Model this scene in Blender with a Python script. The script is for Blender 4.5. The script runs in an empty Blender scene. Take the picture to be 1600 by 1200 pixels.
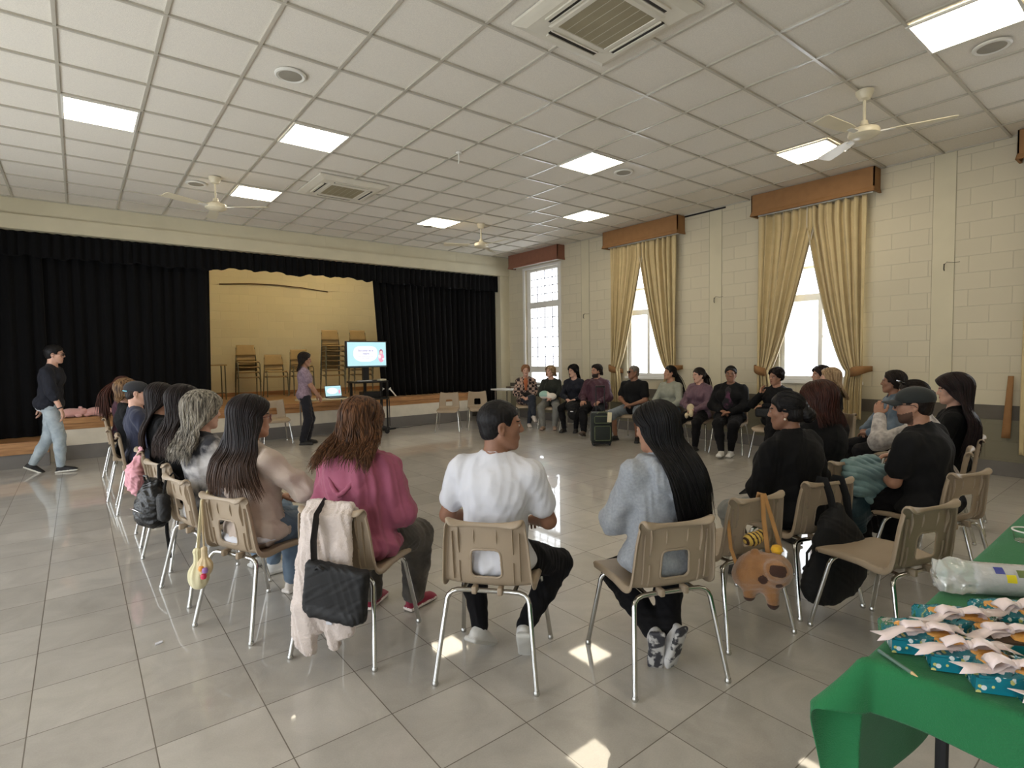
import bpy, math, random
import numpy as np
from mathutils import Matrix, Vector, noise as mnoise
random.seed(7)
rng = np.random.default_rng(7)
SC = bpy.context.scene
COL = SC.collection

# ------------------------------------------------------------------ camera, world, exposure
H_EYE = 1.487
def cam_basis(yaw, pitch, roll):
    cy, sy, cp, sp = math.cos(yaw), math.sin(yaw), math.cos(pitch), math.sin(pitch)
    f = Vector((sy * cp, cy * cp, sp)); r = Vector((cy, -sy, 0)); u = r.cross(f)
    cr, sr = math.cos(roll), math.sin(roll)
    return r * cr + u * sr, u * cr - r * sr, f
cr_, cu_, cf_ = cam_basis(0.6685, -0.0513, -0.0152)
cam_data = bpy.data.cameras.new('camera')
cam_data.sensor_width = 36.0
cam_data.lens = 857.125 / 1600 * 36
cam_data.clip_end = 100
cam = bpy.data.objects.new('camera', cam_data)
COL.objects.link(cam)
cam.matrix_world = Matrix(((cr_.x, cu_.x, -cf_.x, 0), (cr_.y, cu_.y, -cf_.y, 0), (cr_.z, cu_.z, -cf_.z, H_EYE), (0, 0, 0, 1)))
SC.camera = cam

world = bpy.data.worlds.new('daylight')
SC.world = world
world.use_nodes = True
bg = world.node_tree.nodes['Background']
bg.inputs['Color'].default_value = (0.90, 0.95, 1.0, 1)
bg.inputs['Strength'].default_value = 3.2

SC.view_settings.view_transform = 'Standard'
SC.view_settings.look = 'None'
SC.view_settings.gamma = 1.0
SC.view_settings.use_curve_mapping = False
SC.view_settings.exposure = .98
PANEL_STRENGTH = 7.5

def portal(x, y, z, sx, sz, rot):
    ld = bpy.data.lights.new('daylight_portal', 'AREA')
    ld.shape = 'RECTANGLE'; ld.size = sx; ld.size_y = sz
    ld.cycles.is_portal = True
    o = bpy.data.objects.new('daylight_portal', ld)
    COL.objects.link(o); o.location = (x, y, z); o.rotation_euler = rot
RX = 8.42           # window wall
SY = 10.73          # stage front wall
HC = 3.877          # ceiling
LX = -2.45           # unseen left wall
BY = -4.2           # unseen wall behind the camera
portal(RX + .3, 9.52, 2.2, 2.6, 1.2, (0, math.radians(90), 0))
portal(RX + .3, 6.55, 2.2, 2.4, 1.3, (0, math.radians(90), 0))
portal(RX + .3, 3.5, 2.2, 2.4, 1.3, (0, math.radians(90), 0))
portal(RX + .3, 0.5, 2.2, 2.4, 1.3, (0, math.radians(90), 0))
UNSEEN_LEFT_WINDOWS = [(7.2, 8.8), (4.3, 6.3), (1.4, 3.4), (-2.2, -.4)]  # unseen windows, invented to bring in daylight from the left
for a_, b_ in UNSEEN_LEFT_WINDOWS:
    portal(LX - .3, (a_ + b_) / 2, 1.35, 2.6, b_ - a_, (0, math.radians(-90), 0))

# ------------------------------------------------------------------ materials (all procedural)
MATS = {}
def srgb(c):
    return tuple(((v / 255) / 12.92 if v / 255 <= .04045 else ((v / 255 + .055) / 1.055) ** 2.4) for v in c)
def mat(name, rgb, rough=.6, metal=0, bump=0, bscale=200, var=0, vscale=6, coat=0, coatr=.05, sheen=0, spec=.5, emit=None, estr=0, trans=0, stretch=None, alpha=1, rgb2=None, vlo=.35, vhi=.65, ior=1.45):
    if name in MATS: return MATS[name]
    m = bpy.data.materials.new(name); m.use_nodes = True
    nt = m.node_tree; b = nt.nodes['Principled BSDF']
    c = srgb(rgb)
    b.inputs['Base Color'].default_value = (*c, 1)
    b.inputs['Roughness'].default_value = rough
    b.inputs['Metallic'].default_value = metal
    b.inputs['Specular IOR Level'].default_value = spec
    b.inputs['Coat Weight'].default_value = coat
    b.inputs['Coat Roughness'].default_value = coatr
    b.inputs['IOR'].default_value = ior
    if sheen:
        b.inputs['Sheen Weight'].default_value = sheen; b.inputs['Sheen Roughness'].default_value = .5
    if trans: b.inputs['Transmission Weight'].default_value = trans
    if alpha < 1: b.inputs['Alpha'].default_value = alpha
    if emit:
        b.inputs['Emission Color'].default_value = (*srgb(emit), 1); b.inputs['Emission Strength'].default_value = estr
    tc = nt.nodes.new('ShaderNodeTexCoord')
    vec = tc.outputs['Object']
    if stretch:
        mp = nt.nodes.new('ShaderNodeMapping'); mp.inputs['Scale'].default_value = stretch
        nt.links.new(vec, mp.inputs['Vector']); vec = mp.outputs['Vector']
    if var or rgb2:
        n = nt.nodes.new('ShaderNodeTexNoise'); n.inputs['Scale'].default_value = vscale; n.inputs['Detail'].default_value = 4
        nt.links.new(vec, n.inputs['Vector'])
        rp = nt.nodes.new('ShaderNodeValToRGB')
        c2 = srgb(rgb2) if rgb2 else tuple(min(1, v * (1 + var)) for v in c)
        c1 = c if rgb2 else tuple(v * (1 - var) for v in c)
        rp.color_ramp.elements[0].position = vlo; rp.color_ramp.elements[1].position = vhi
        rp.color_ramp.elements[0].color = (*c1, 1); rp.color_ramp.elements[1].color = (*c2, 1)
        nt.links.new(n.outputs['Fac'], rp.inputs['Fac']); nt.links.new(rp.outputs['Color'], b.inputs['Base Color'])
    if bump:
        n2 = nt.nodes.new('ShaderNodeTexNoise'); n2.inputs['Scale'].default_value = bscale; n2.inputs['Detail'].default_value = 3
        nt.links.new(vec, n2.inputs['Vector'])
        bp = nt.nodes.new('ShaderNodeBump'); bp.inputs['Strength'].default_value = bump; bp.inputs['Distance'].default_value = .004
        nt.links.new(n2.outputs['Fac'], bp.inputs['Height']); nt.links.new(bp.outputs['Normal'], b.inputs['Normal'])
    MATS[name] = m
    return m

def nodemat(name):
    m = bpy.data.materials.new(name); m.use_nodes = True; MATS[name] = m
    return m, m.node_tree, m.node_tree.nodes['Principled BSDF']
def N(nt, kind, **kw):
    n = nt.nodes.new(kind)
    for k, v in kw.items(): setattr(n, k, v)
    return n
def mth(nt, op, a, b=None, clamp=False):
    n = nt.nodes.new('ShaderNodeMath'); n.operation = op; n.use_clamp = clamp
    for i, v in enumerate((a, b)):
        if v is None: continue
        if isinstance(v, (int, float)): n.inputs[i].default_value = v
        else: nt.links.new(v, n.inputs[i])
    return n.outputs[0]
def mixc(nt, fac, a, b):
    n = nt.nodes.new('ShaderNodeMix'); n.data_type = 'RGBA'
    if isinstance(fac, (int, float)): n.inputs[0].default_value = fac
    else: nt.links.new(fac, n.inputs[0])
    for i, v in ((6, a), (7, b)):
        if isinstance(v, tuple): n.inputs[i].default_value = (*v, 1)
        else: nt.links.new(v, n.inputs[i])
    return n.outputs[2]

def make_floor_mat():
    m, nt, b = nodemat('floor_tiles')
    tc = N(nt, 'ShaderNodeTexCoord'); sp = N(nt, 'ShaderNodeSeparateXYZ'); nt.links.new(tc.outputs['Object'], sp.inputs[0])
    u = mth(nt, 'DIVIDE', mth(nt, 'ADD', sp.outputs[0], .2265), .3976); v = mth(nt, 'DIVIDE', mth(nt, 'SUBTRACT', sp.outputs[1], 2.866), .400)
    def edge(t):
        f = mth(nt, 'FRACT', t); d = mth(nt, 'ABSOLUTE', mth(nt, 'SUBTRACT', f, .5))
        return mth(nt, 'GREATER_THAN', d, .4945)
    g = mth(nt, 'MAXIMUM', edge(u), edge(v))
    cb = N(nt, 'ShaderNodeCombineXYZ'); nt.links.new(mth(nt, 'FLOOR', u), cb.inputs[0]); nt.links.new(mth(nt, 'FLOOR', v), cb.inputs[1])
    wn = N(nt, 'ShaderNodeTexWhiteNoise'); nt.links.new(cb.outputs[0], wn.inputs['Vector'])
    n1 = N(nt, 'ShaderNodeTexNoise'); n1.inputs['Scale'].default_value = 4; n1.inputs['Detail'].default_value = 6; n1.inputs['Roughness'].default_value = .6
    n1.inputs['Distortion'].default_value = .8
    ad = N(nt, 'ShaderNodeVectorMath', operation='ADD'); nt.links.new(tc.outputs['Object'], ad.inputs[0]); nt.links.new(wn.outputs['Color'], ad.inputs[1])
    nt.links.new(ad.outputs[0], n1.inputs['Vector'])
    n2 = N(nt, 'ShaderNodeTexNoise'); n2.inputs['Scale'].default_value = 160; n2.inputs['Detail'].default_value = 2
    nt.links.new(tc.outputs['Object'], n2.inputs['Vector'])
    fac = mth(nt, 'ADD', mth(nt, 'MULTIPLY', n1.outputs['Fac'], .75), mth(nt, 'MULTIPLY', n2.outputs['Fac'], .25))
    fac = mth(nt, 'ADD', fac, mth(nt, 'MULTIPLY', mth(nt, 'SUBTRACT', wn.outputs['Value'], .5), .22))
    rp = N(nt, 'ShaderNodeValToRGB'); rp.color_ramp.elements[0].position = .3; rp.color_ramp.elements[1].position = .7
    rp.color_ramp.elements[0].color = (*srgb((160, 155, 147)), 1); rp.color_ramp.elements[1].color = (*srgb((186, 181, 173)), 1)
    nt.links.new(fac, rp.inputs['Fac'])
    col = mixc(nt, g, rp.outputs['Color'], srgb((100, 92, 82)))
    nt.links.new(col, b.inputs['Base Color'])
    rr = mth(nt, 'ADD', .26, mth(nt, 'MULTIPLY', n1.outputs['Fac'], .14))
    nt.links.new(rr, b.inputs['Roughness'])
    b.inputs['Coat Weight'].default_value = .75; b.inputs['Coat Roughness'].default_value = .035; b.inputs['Coat IOR'].default_value = 1.5
    w = N(nt, 'ShaderNodeTexNoise'); w.inputs['Scale'].default_value = 14; nt.links.new(tc.outputs['Object'], w.inputs['Vector'])
    hgt = mth(nt, 'SUBTRACT', mth(nt, 'MULTIPLY', w.outputs['Fac'], .10), mth(nt, 'MULTIPLY', g, .4))
    bp = N(nt, 'ShaderNodeBump'); bp.inputs['Strength'].default_value = .30; bp.inputs['Distance'].default_value = .002
    nt.links.new(hgt, bp.inputs['Height']); nt.links.new(bp.outputs['Normal'], b.inputs['Normal']); nt.links.new(bp.outputs['Normal'], b.inputs['Coat Normal'])
    return m

def make_block_mat(name, axis, top, zones=True, mort=.72):
    m, nt, b = nodemat(name)
    tc = N(nt, 'ShaderNodeTexCoord'); sp = N(nt, 'ShaderNodeSeparateXYZ'); nt.links.new(tc.outputs['Object'], sp.inputs[0])
    cb = N(nt, 'ShaderNodeCombineXYZ'); nt.links.new(sp.outputs[axis], cb.inputs[0]); nt.links.new(sp.outputs[2], cb.inputs[1])
    bt = N(nt, 'ShaderNodeTexBrick'); nt.links.new(cb.outputs[0], bt.inputs['Vector'])
    bt.inputs['Scale'].default_value = 1; bt.inputs['Brick Width'].default_value = .40; bt.inputs['Row Height'].default_value = .20
    bt.inputs['Mortar Size'].default_value = .005; bt.inputs['Mortar Smooth'].default_value = .5; bt.offset = .5
    c = srgb(top)
    bt.inputs['Color1'].default_value = (*c, 1); bt.inputs['Color2'].default_value = (*[v * .94 for v in c], 1)
    bt.inputs['Mortar'].default_value = (*[v * mort for v in c], 1)
    col = bt.outputs['Color']
    nz = N(nt, 'ShaderNodeTexNoise'); nz.inputs['Scale'].default_value = 90; nt.links.new(tc.outputs['Object'], nz.inputs['Vector']); nz.inputs['Detail'].default_value = 5
    if zones:
        z = sp.outputs[2]
        col = mixc(nt, mth(nt, 'LESS_THAN', z, .82), col, srgb((92, 86, 78)))
        col = mixc(nt, mth(nt, 'LESS_THAN', z, .66), col, srgb((124, 119, 100)))
    nt.links.new(col, b.inputs['Base Color'])
    b.inputs['Roughness'].default_value = .7
    h = mth(nt, 'ADD', mth(nt, 'MULTIPLY', bt.outputs['Fac'], -1.0), mth(nt, 'MULTIPLY', nz.outputs['Fac'], .5))
    bp = N(nt, 'ShaderNodeBump'); bp.inputs['Strength'].default_value = .6; bp.inputs['Distance'].default_value = .004
    nt.links.new(h, bp.inputs['Height']); nt.links.new(bp.outputs['Normal'], b.inputs['Normal'])
    return m

def make_wood_mat(name, c1, c2, axis=0, rough=.35, scale=1.0):
    m, nt, b = nodemat(name)
    tc = N(nt, 'ShaderNodeTexCoord'); mp = N(nt, 'ShaderNodeMapping')
    s = [14 * scale] * 3; s[axis] = 1.2 * scale; mp.inputs['Scale'].default_value = s
    nt.links.new(tc.outputs['Object'], mp.inputs['Vector'])
    n = N(nt, 'ShaderNodeTexNoise'); n.inputs['Scale'].default_value = 2.2; n.inputs['Detail'].default_value = 6; n.inputs['Distortion'].default_value = .6
    nt.links.new(mp.outputs['Vector'], n.inputs['Vector'])
    rp = N(nt, 'ShaderNodeValToRGB'); rp.color_ramp.elements[0].position = .32; rp.color_ramp.elements[1].position = .68
    rp.color_ramp.elements[0].color = (*srgb(c1), 1); rp.color_ramp.elements[1].color = (*srgb(c2), 1)
    nt.links.new(n.outputs['Fac'], rp.inputs['Fac']); nt.links.new(rp.outputs['Color'], b.inputs['Base Color'])
    b.inputs['Roughness'].default_value = rough
    return m

# ------------------------------------------------------------------ object helpers
def tag(o, label=None, cat=None, group=None, kind=None):
    if label: o['label'] = label
    if cat: o['category'] = cat
    if group: o['group'] = group
    if kind: o['kind'] = kind
    return o
def empty(name, loc, rz=0, label=None, cat=None, group=None):
    o = bpy.data.objects.new(name, None); COL.objects.link(o)
    o.location = loc; o.rotation_euler = (0, 0, rz); o.empty_display_size = .1
    return tag(o, label, cat, group)

class MB:
    def __init__(s): s.v = []; s.f = []; s.m = []; s.mats = []
    def mi(s, m):
        if m not in s.mats: s.mats.append(m)
        return s.mats.index(m)
    def raw(s, V, F, m=None):
        k = len(s.v); s.v.extend([tuple(map(float, p)) for p in V]); s.f.extend([tuple(k + int(i) for i in f) for f in F])
        s.m.extend([s.mi(m) if m else 0] * len(F)); return s
    def box(s, x0, x1, y0, y1, z0, z1, m=None, T=None):
        V = [(x, y, z) for x in (x0, x1) for y in (y0, y1) for z in (z0, z1)]
        if T is not None: V = [T @ Vector(p) for p in V]
        F = [(0, 1, 3, 2), (4, 6, 7, 5), (0, 4, 5, 1), (2, 3, 7, 6), (0, 2, 6, 4), (1, 5, 7, 3)]
        return s.raw(V, F, m)
    def rbox(s, x0, x1, y0, y1, z0, z1, r=.01, m=None, T=None, n=3):
        # box with rounded vertical/horizontal edges (superellipse style corner loops)
        cx, cy, cz = (x0 + x1) / 2, (y0 + y1) / 2, (z0 + z1) / 2
        hx, hy, hz = (x1 - x0) / 2, (y1 - y0) / 2, (z1 - z0) / 2
        r = min(r, hx * .99, hy * .99, hz * .99)
        us = [-1.0, 1.0]
        V = []; rows = []
        th = [i / n * math.pi / 2 for i in range(n + 1)]
        prof = [(-hz, hx - r, hy - r, 0.0)]
        for t in th: prof.append((-hz + r - r * math.cos(t), hx - r, hy - r, r * math.sin(t)))
        for t in th: prof.append((hz - r + r * math.sin(t), hx - r, hy - r, r * math.cos(t)))
        prof.append((hz, hx - r, hy - r, 0.0))
        for (z, ax, ay, rr) in prof[1:-1]:
            row = []
            for q in range(4):
                sx = (1, -1, -1, 1)[q]; sy = (1, 1, -1, -1)[q]
                for t in th:
                    a = q * math.pi / 2 + t
                    row.append((cx + sx * ax + rr * math.cos(a), cy + sy * ay + rr * math.sin(a), cz + z))
            rows.append(row)
        nn = len(rows[0]); V = [p for row in rows for p in row]
        F = []
        for i in range(len(rows) - 1):
            for j in range(nn):
                F.append((i * nn + j, i * nn + (j + 1) % nn, (i + 1) * nn + (j + 1) % nn, (i + 1) * nn + j))
        F.append(tuple(reversed(range(nn)))); F.append(tuple((len(rows) - 1) * nn + j for j in range(nn)))
        if T is not None: V = [T @ Vector(p) for p in V]
        return s.raw(V, F, m)
    def tube(s, pts, r, seg=8, m=None, caps=True, flat=1.0, closed=False):
        pts = [Vector(p) for p in pts]; n = len(pts)
        rs = r if isinstance(r, (list, tuple, np.ndarray)) else [r] * n
        V = []; up = None
        for i, p in enumerate(pts):
            if closed: t = pts[(i + 1) % n] - pts[i - 1]
            else: t = (pts[min(i + 1, n - 1)] - pts[max(i - 1, 0)])
            if t.length < 1e-9: t = Vector((0, 0, 1))
            t.normalize()
            if up is None:
                up = Vector((0, 0, 1)) if abs(t.z) < .9 else Vector((1, 0, 0))
            a = t.cross(up)
            if a.length < 1e-6: a = t.cross(Vector((1, 0, 0)))
            a.normalize(); b = a.cross(t).normalized(); up = b
            for j in range(seg):
                an = 2 * math.pi * j / seg
                V.append(p + a * math.cos(an) * rs[i] + b * math.sin(an) * rs[i] * flat)
        F = []
        for i in range(n if closed else n - 1):
            for j in range(seg):
                i2 = (i + 1) % n
                F.append((i * seg + j, i * seg + (j + 1) % seg, i2 * seg + (j + 1) % seg, i2 * seg + j))
        if caps and not closed:
            F.append(tuple(reversed(range(seg)))); F.append(tuple((n - 1) * seg + j for j in range(seg)))
        return s.raw(V, F, m)
    def lathe(s, prof, seg=24, m=None, T=None):
        V = []; n = len(prof)
        for (r, z) in prof:
            for j in range(seg):
                a = 2 * math.pi * j / seg; V.append((r * math.cos(a), r * math.sin(a), z))
        F = [(i * seg + j, i * seg + (j + 1) % seg, (i + 1) * seg + (j + 1) % seg, (i + 1) * seg + j) for i in range(n - 1) for j in range(seg)]
        F.append(tuple(reversed(range(seg)))); F.append(tuple((n - 1) * seg + j for j in range(seg)))
        if T is not None: V = [T @ Vector(p) for p in V]
        return s.raw(V, F, m)
    def prism(s, poly, d0, d1, plane='xz', m=None, T=None):
        # extrude polygon (list of 2D points) along the third axis
        V = []
        for d in (d0, d1):
            for a, b in poly:
                V.append({'xz': (a, d, b), 'xy': (a, b, d), 'yz': (d, a, b)}[plane])
        n = len(poly)
        F = [tuple(range(n)), tuple(reversed(range(n, 2 * n)))]
        F += [(i, n + i, n + (i + 1) % n, (i + 1) % n) for i in range(n)]
        if T is not None: V = [T @ Vector(p) for p in V]
        return s.raw(V, F, m)
    def grid(s, P, m=None, closed_u=False):
        # P: (nu, nv, 3)
        P = np.asarray(P); nu, nv = P.shape[:2]
        F = []
        for i in range(nu if closed_u else nu - 1):
            for j in range(nv - 1):
                i2 = (i + 1) % nu
                F.append((i * nv + j, i2 * nv + j, i2 * nv + j + 1, i * nv + j + 1))
        return s.raw(P.reshape(-1, 3), F, m)
    def build(s, name, mats=None, parent=None, smooth=False, bevel=0, solid=0):
        me = bpy.data.meshes.new(name); me.from_pydata(s.v, [], s.f)
        ml = s.mats if s.mats else ([mats] if not isinstance(mats, (list, tuple)) else mats)
        for m in ml: me.materials.append(m)
        if s.mats: me.polygons.foreach_set('material_index', s.m)
        o = bpy.data.objects.new(name, me); COL.objects.link(o)
        if parent: o.parent = parent
        import bmesh
        bm = bmesh.new(); bm.from_mesh(me); bmesh.ops.recalc_face_normals(bm, faces=bm.faces); bm.to_mesh(me); bm.free()
        if smooth:
            me.shade_smooth()
            if smooth != 'all':
                me.set_sharp_from_angle(angle=math.radians(38))
        if bevel:
            md = o.modifiers.new('bevel', 'BEVEL'); md.width = bevel; md.segments = 2; md.limit_method = 'ANGLE'
        if solid:
            md = o.modifiers.new('solid', 'SOLIDIFY'); md.thickness = solid; md.offset = 0
        return o

def np_mesh(name, V, F, mats, parent=None, midx=None, smooth=True):
    me = bpy.data.meshes.new(name)
    V = np.asarray(V, dtype=np.float32); F = np.asarray(F, dtype=np.int32); k = F.shape[1]
    me.vertices.add(len(V)); me.vertices.foreach_set('co', V.ravel())
    me.loops.add(F.size); me.loops.foreach_set('vertex_index', F.ravel())
    me.polygons.add(len(F)); me.polygons.foreach_set('loop_start', np.arange(len(F), dtype=np.int32) * k)
    try: me.polygons.foreach_set('loop_total', np.full(len(F), k, dtype=np.int32))
    except Exception: pass
    for m in (mats if isinstance(mats, (list, tuple)) else [mats]): me.materials.append(m)
    if midx is not None: me.polygons.foreach_set('material_index', np.asarray(midx, dtype=np.int32))
    me.update(calc_edges=True); me.validate()
    if smooth: me.polygons.foreach_set('use_smooth', np.ones(len(me.polygons), dtype=bool))
    o = bpy.data.objects.new(name, me); COL.objects.link(o)
    if parent: o.parent = parent
    return o

def copy_tree(o, parent=None):
    c = o.copy(); COL.objects.link(c)
    if parent is not None: c.parent = parent
    for ch in list(o.children): copy_tree(ch, c)
    return c

# ------------------------------------------------------------------ distance-field modelling
A3 = lambda *p: np.array(p, dtype=np.float64)
class SDF:
    """Smooth union of tapered capsules, ellipsoids and boxes, meshed with surface nets."""
    def __init__(s, k=.02): s.p = []; s.k = k
    def rc(s, a, b, ra, rb, k=None, n=None, fl=1.0):
        a = np.asarray(a, float); b = np.asarray(b, float); k = s.k if k is None else k
        n = None if n is None else np.asarray(n, float) / np.linalg.norm(n)
        pad = max(ra, rb) * (max(1, 1 / fl)) + k + .012
        lo = np.minimum(a, b) - pad; hi = np.maximum(a, b) + pad
        def f(P):
            if n is not None:
                c = (a + b) / 2; P = P + ((P - c) @ n)[..., None] * n * (fl - 1)
                a2 = a + ((a - c) @ n) * n * (fl - 1); b2 = b + ((b - c) @ n) * n * (fl - 1)
            else: a2, b2 = a, b
            ba = b2 - a2; L = max(ba @ ba, 1e-9); t = np.clip(((P - a2) @ ba) / L, 0, 1)
            q = P - a2 - t[..., None] * ba
            return (np.sqrt((q * q).sum(-1)) - (ra + (rb - ra) * t)) / max(1.0, 1.0 if n is None else fl ** .5)
        s.p.append((lo, hi, f, k, 1)); return s
    def chain(s, pts, rs, k=None, n=None, fl=1.0):
        for i in range(len(pts) - 1): s.rc(pts[i], pts[i + 1], rs[i], rs[i + 1], k, n, fl)
        return s
    def ell(s, c, r, R=None, k=None, sub=False):
        c = np.asarray(c, float); r = np.asarray(r, float); k = s.k if k is None else k
        R = np.eye(3) if R is None else np.asarray(R, float)   # rows = local axes
        pad = r.max() + k + .012
        def f(P):
            q = (P - c) @ R.T
            k0 = np.sqrt(((q / r) ** 2).sum(-1)); k1 = np.sqrt(((q / r ** 2) ** 2).sum(-1))
            return k0 * (k0 - 1) / np.maximum(k1, 1e-6)
        s.p.append((c - pad, c + pad, f, k, -1 if sub else 1)); return s
    def box(s, c, h, R=None, rad=.01, k=None, sub=False):
        c = np.asarray(c, float); h = np.asarray(h, float); k = s.k if k is None else k
        R = np.eye(3) if R is None else np.asarray(R, float)
        pad = np.linalg.norm(h) + k + .012
        def f(P):
            q = np.abs((P - c) @ R.T) - (h - rad)
            return np.sqrt((np.maximum(q, 0) ** 2).sum(-1)) + np.minimum(q.max(-1), 0) - rad
        s.p.append((c - pad, c + pad, f, k, -1 if sub else 1)); return s
    def fn(s, lo, hi, f, k=None, sub=False):
        s.p.append((np.asarray(lo, float), np.asarray(hi, float), f, s.k if k is None else k, -1 if sub else 1)); return s
    def mesh(s, vox):
        lo = np.min([p[0] for p in s.p if p[4] > 0], axis=0) - vox; hi = np.max([p[1] for p in s.p if p[4] > 0], axis=0) + vox
        n = np.ceil((hi - lo) / vox).astype(int) + 1
        Fd = np.full(n, .5, dtype=np.float32)
        ax = [lo[i] + vox * np.arange(n[i]) for i in range(3)]
        for plo, phi, f, k, sg in s.p:
            i0 = np.maximum(np.floor((plo - lo) / vox).astype(int), 0); i1 = np.minimum(np.ceil((phi - lo) / vox).astype(int) + 1, n)
            if (i1 <= i0).any(): continue
            P = np.stack(np.meshgrid(ax[0][i0[0]:i1[0]], ax[1][i0[1]:i1[1]], ax[2][i0[2]:i1[2]], indexing='ij'), -1)
            d = f(P).astype(np.float32)
            sl = (slice(i0[0], i1[0]), slice(i0[1], i1[1]), slice(i0[2], i1[2])); cur = Fd[sl]
            if sg > 0:
                h = np.maximum(k - np.abs(cur - d), 0) / max(k, 1e-6); Fd[sl] = np.minimum(cur, d) - h * h * k * .25
            else:
                d = -d; h = np.maximum(k - np.abs(cur - d), 0) / max(k, 1e-6); Fd[sl] = np.maximum(cur, d) + h * h * k * .25
        # surface nets
        ins = Fd < 0
        c = np.zeros(n - 1, dtype=np.int8)
        for dx in (0, 1):
            for dy in (0, 1):
                for dz in (0, 1): c += ins[dx:n[0] - 1 + dx, dy:n[1] - 1 + dy, dz:n[2] - 1 + dz]
        act = np.argwhere((c > 0) & (c < 8))
        if len(act) == 0: return np.zeros((0, 3)), np.zeros((0, 4), int)
        corners = [(x, y, z) for x in (0, 1) for y in (0, 1) for z in (0, 1)]
        val = np.stack([Fd[act[:, 0] + a, act[:, 1] + b, act[:, 2] + d] for a, b, d in corners], 1)
        acc = np.zeros((len(act), 3)); cnt = np.zeros(len(act))
        for i, ci in enumerate(corners):
            for j, cj in enumerate(corners):
                if j > i and sum(abs(ci[q] - cj[q]) for q in range(3)) == 1:
                    a, b = val[:, i], val[:, j]; mk = (a < 0) != (b < 0)
                    t = np.where(mk, a / np.where(mk, a - b, 1), 0)
                    pnt = np.array(ci) + t[:, None] * (np.array(cj) - np.array(ci))
                    acc += pnt * mk[:, None]; cnt += mk
        V = lo + vox * (act + acc / cnt[:, None])
        idx = np.full(n - 1, -1, dtype=np.int32); idx[act[:, 0], act[:, 1], act[:, 2]] = np.arange(len(act))
        quads = []
        for a in range(3):
            b, d = (a + 1) % 3, (a + 2) % 3
            s0 = [slice(None)] * 3; s1 = [slice(None)] * 3; s0[a] = slice(0, n[a] - 1); s1[a] = slice(1, n[a])
            e = np.argwhere(ins[tuple(s0)] != ins[tuple(s1)])
            e = e[(e[:, b] > 0) & (e[:, d] > 0) & (e[:, b] < n[b] - 1) & (e[:, d] < n[d] - 1)]
            flip = ins[e[:, 0], e[:, 1], e[:, 2]]
            def g(ob, od):
                q = e.copy(); q[:, b] -= ob; q[:, d] -= od; return idx[q[:, 0], q[:, 1], q[:, 2]]
            Q = np.stack([g(1, 1), g(0, 1), g(0, 0), g(1, 0)], 1)
            Q[~flip] = Q[~flip][:, ::-1]
            quads.append(Q)
        F = np.concatenate(quads); F = F[(F >= 0).all(1)]
        # light smoothing of the vertices
        nb = np.zeros_like(V); w = np.zeros(len(V))
        for i in range(4):
            np.add.at(nb, F[:, i], V[F[:, (i + 1) % 4]]); np.add.at(w, F[:, i], 1)
        V = V + .5 * (nb / np.maximum(w, 1)[:, None] - V)
        return V, F

def vnormals(V, F):
    n = np.cross(V[F[:, 2]] - V[F[:, 0]], V[F[:, 3]] - V[F[:, 1]])
    N_ = np.zeros_like(V)
    for i in range(4): np.add.at(N_, F[:, i], n)
    return N_ / np.maximum(np.linalg.norm(N_, axis=1), 1e-12)[:, None]
def wrinkle(V, F, amp, wl=.09, seed=0, ridged=True, aniso=(1, 1, 1)):
    r = np.random.default_rng(seed); Nn = vnormals(V, F); d = np.zeros(len(V)); P = V * np.array(aniso)
    for o in range(3):
        w = r.normal(size=3); w /= np.linalg.norm(w); w2 = r.normal(size=3); w2 /= np.linalg.norm(w2)
        L = wl * 1.25 / (1.7 ** o); ph = r.uniform(0, 6.28)
        x = P @ w * 2 * np.pi / L + 1.6 * np.sin(P @ w2 * 2 * np.pi / (L * 1.7) + ph)
        y = np.sin(x + ph)
        d += ((1.1 - 2 * np.sqrt(y * y + .10)) if ridged else y) * (.5 ** o)
    return V + Nn * (amp * d / 1.6)[:, None]
# ------------------------------------------------------------------ room shell
M_floor = make_floor_mat()
M_blockR = make_block_mat('painted_block_wall', 1, (206, 197, 173), mort=.84)
M_blockS = make_block_mat('stage_block_wall', 0, (214, 202, 166), zones=False, mort=.93)
M_cream = mat('cream_paint', (206, 198, 172), .65, bump=.15, bscale=60, var=.03, vscale=3)
M_white = mat('white_paint', (228, 226, 220), .45, bump=.05, bscale=60)
M_greyp = mat('grey_paint', (112, 108, 104), .6, var=.06, vscale=5)
M_offwhite = mat('stage_front_paint', (214, 206, 190), .6, var=.05, vscale=6)
M_tile = mat('ceiling_tile', (226, 220, 208), .85, bump=.5, bscale=220, var=.05, vscale=120)
M_tbar = mat('ceiling_grid_metal', (186, 180, 166), .28, spec=.6, var=.03, vscale=4)
M_orangewood = make_wood_mat('stage_wood', (146, 104, 66), (190, 142, 96), 0, .35)
M_stagefloor = make_wood_mat('stage_floor_wood', (136, 98, 60), (178, 132, 84), 0, .3)
M_black_velvet = mat('black_velvet', (8, 8, 10), .9, bump=.3, bscale=400, sheen=.04, spec=.2)
M_black_satin = mat('black_metal_paint', (22, 22, 24), .4)
M_chrome = mat('chrome', (205, 203, 200), .14, 1, var=.02, vscale=30)
M_glass = mat('window_glass', (255, 255, 255), .02, trans=1, spec=.3, ior=1.05, var=.001)
M_rubber = mat('rubber', (30, 30, 32), .7, var=.1)

def struct(o): o['kind'] = 'structure'; return o

b = MB(); b.box(LX - .3, RX + .3, BY - .3, 14.4, -.2, 0)
struct(b.build('floor', M_floor))
b = MB(); b.box(LX - .3, RX + .3, BY - .3, SY + .15, HC + .012, HC + .25)
struct(b.build('ceiling', M_tile))
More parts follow.
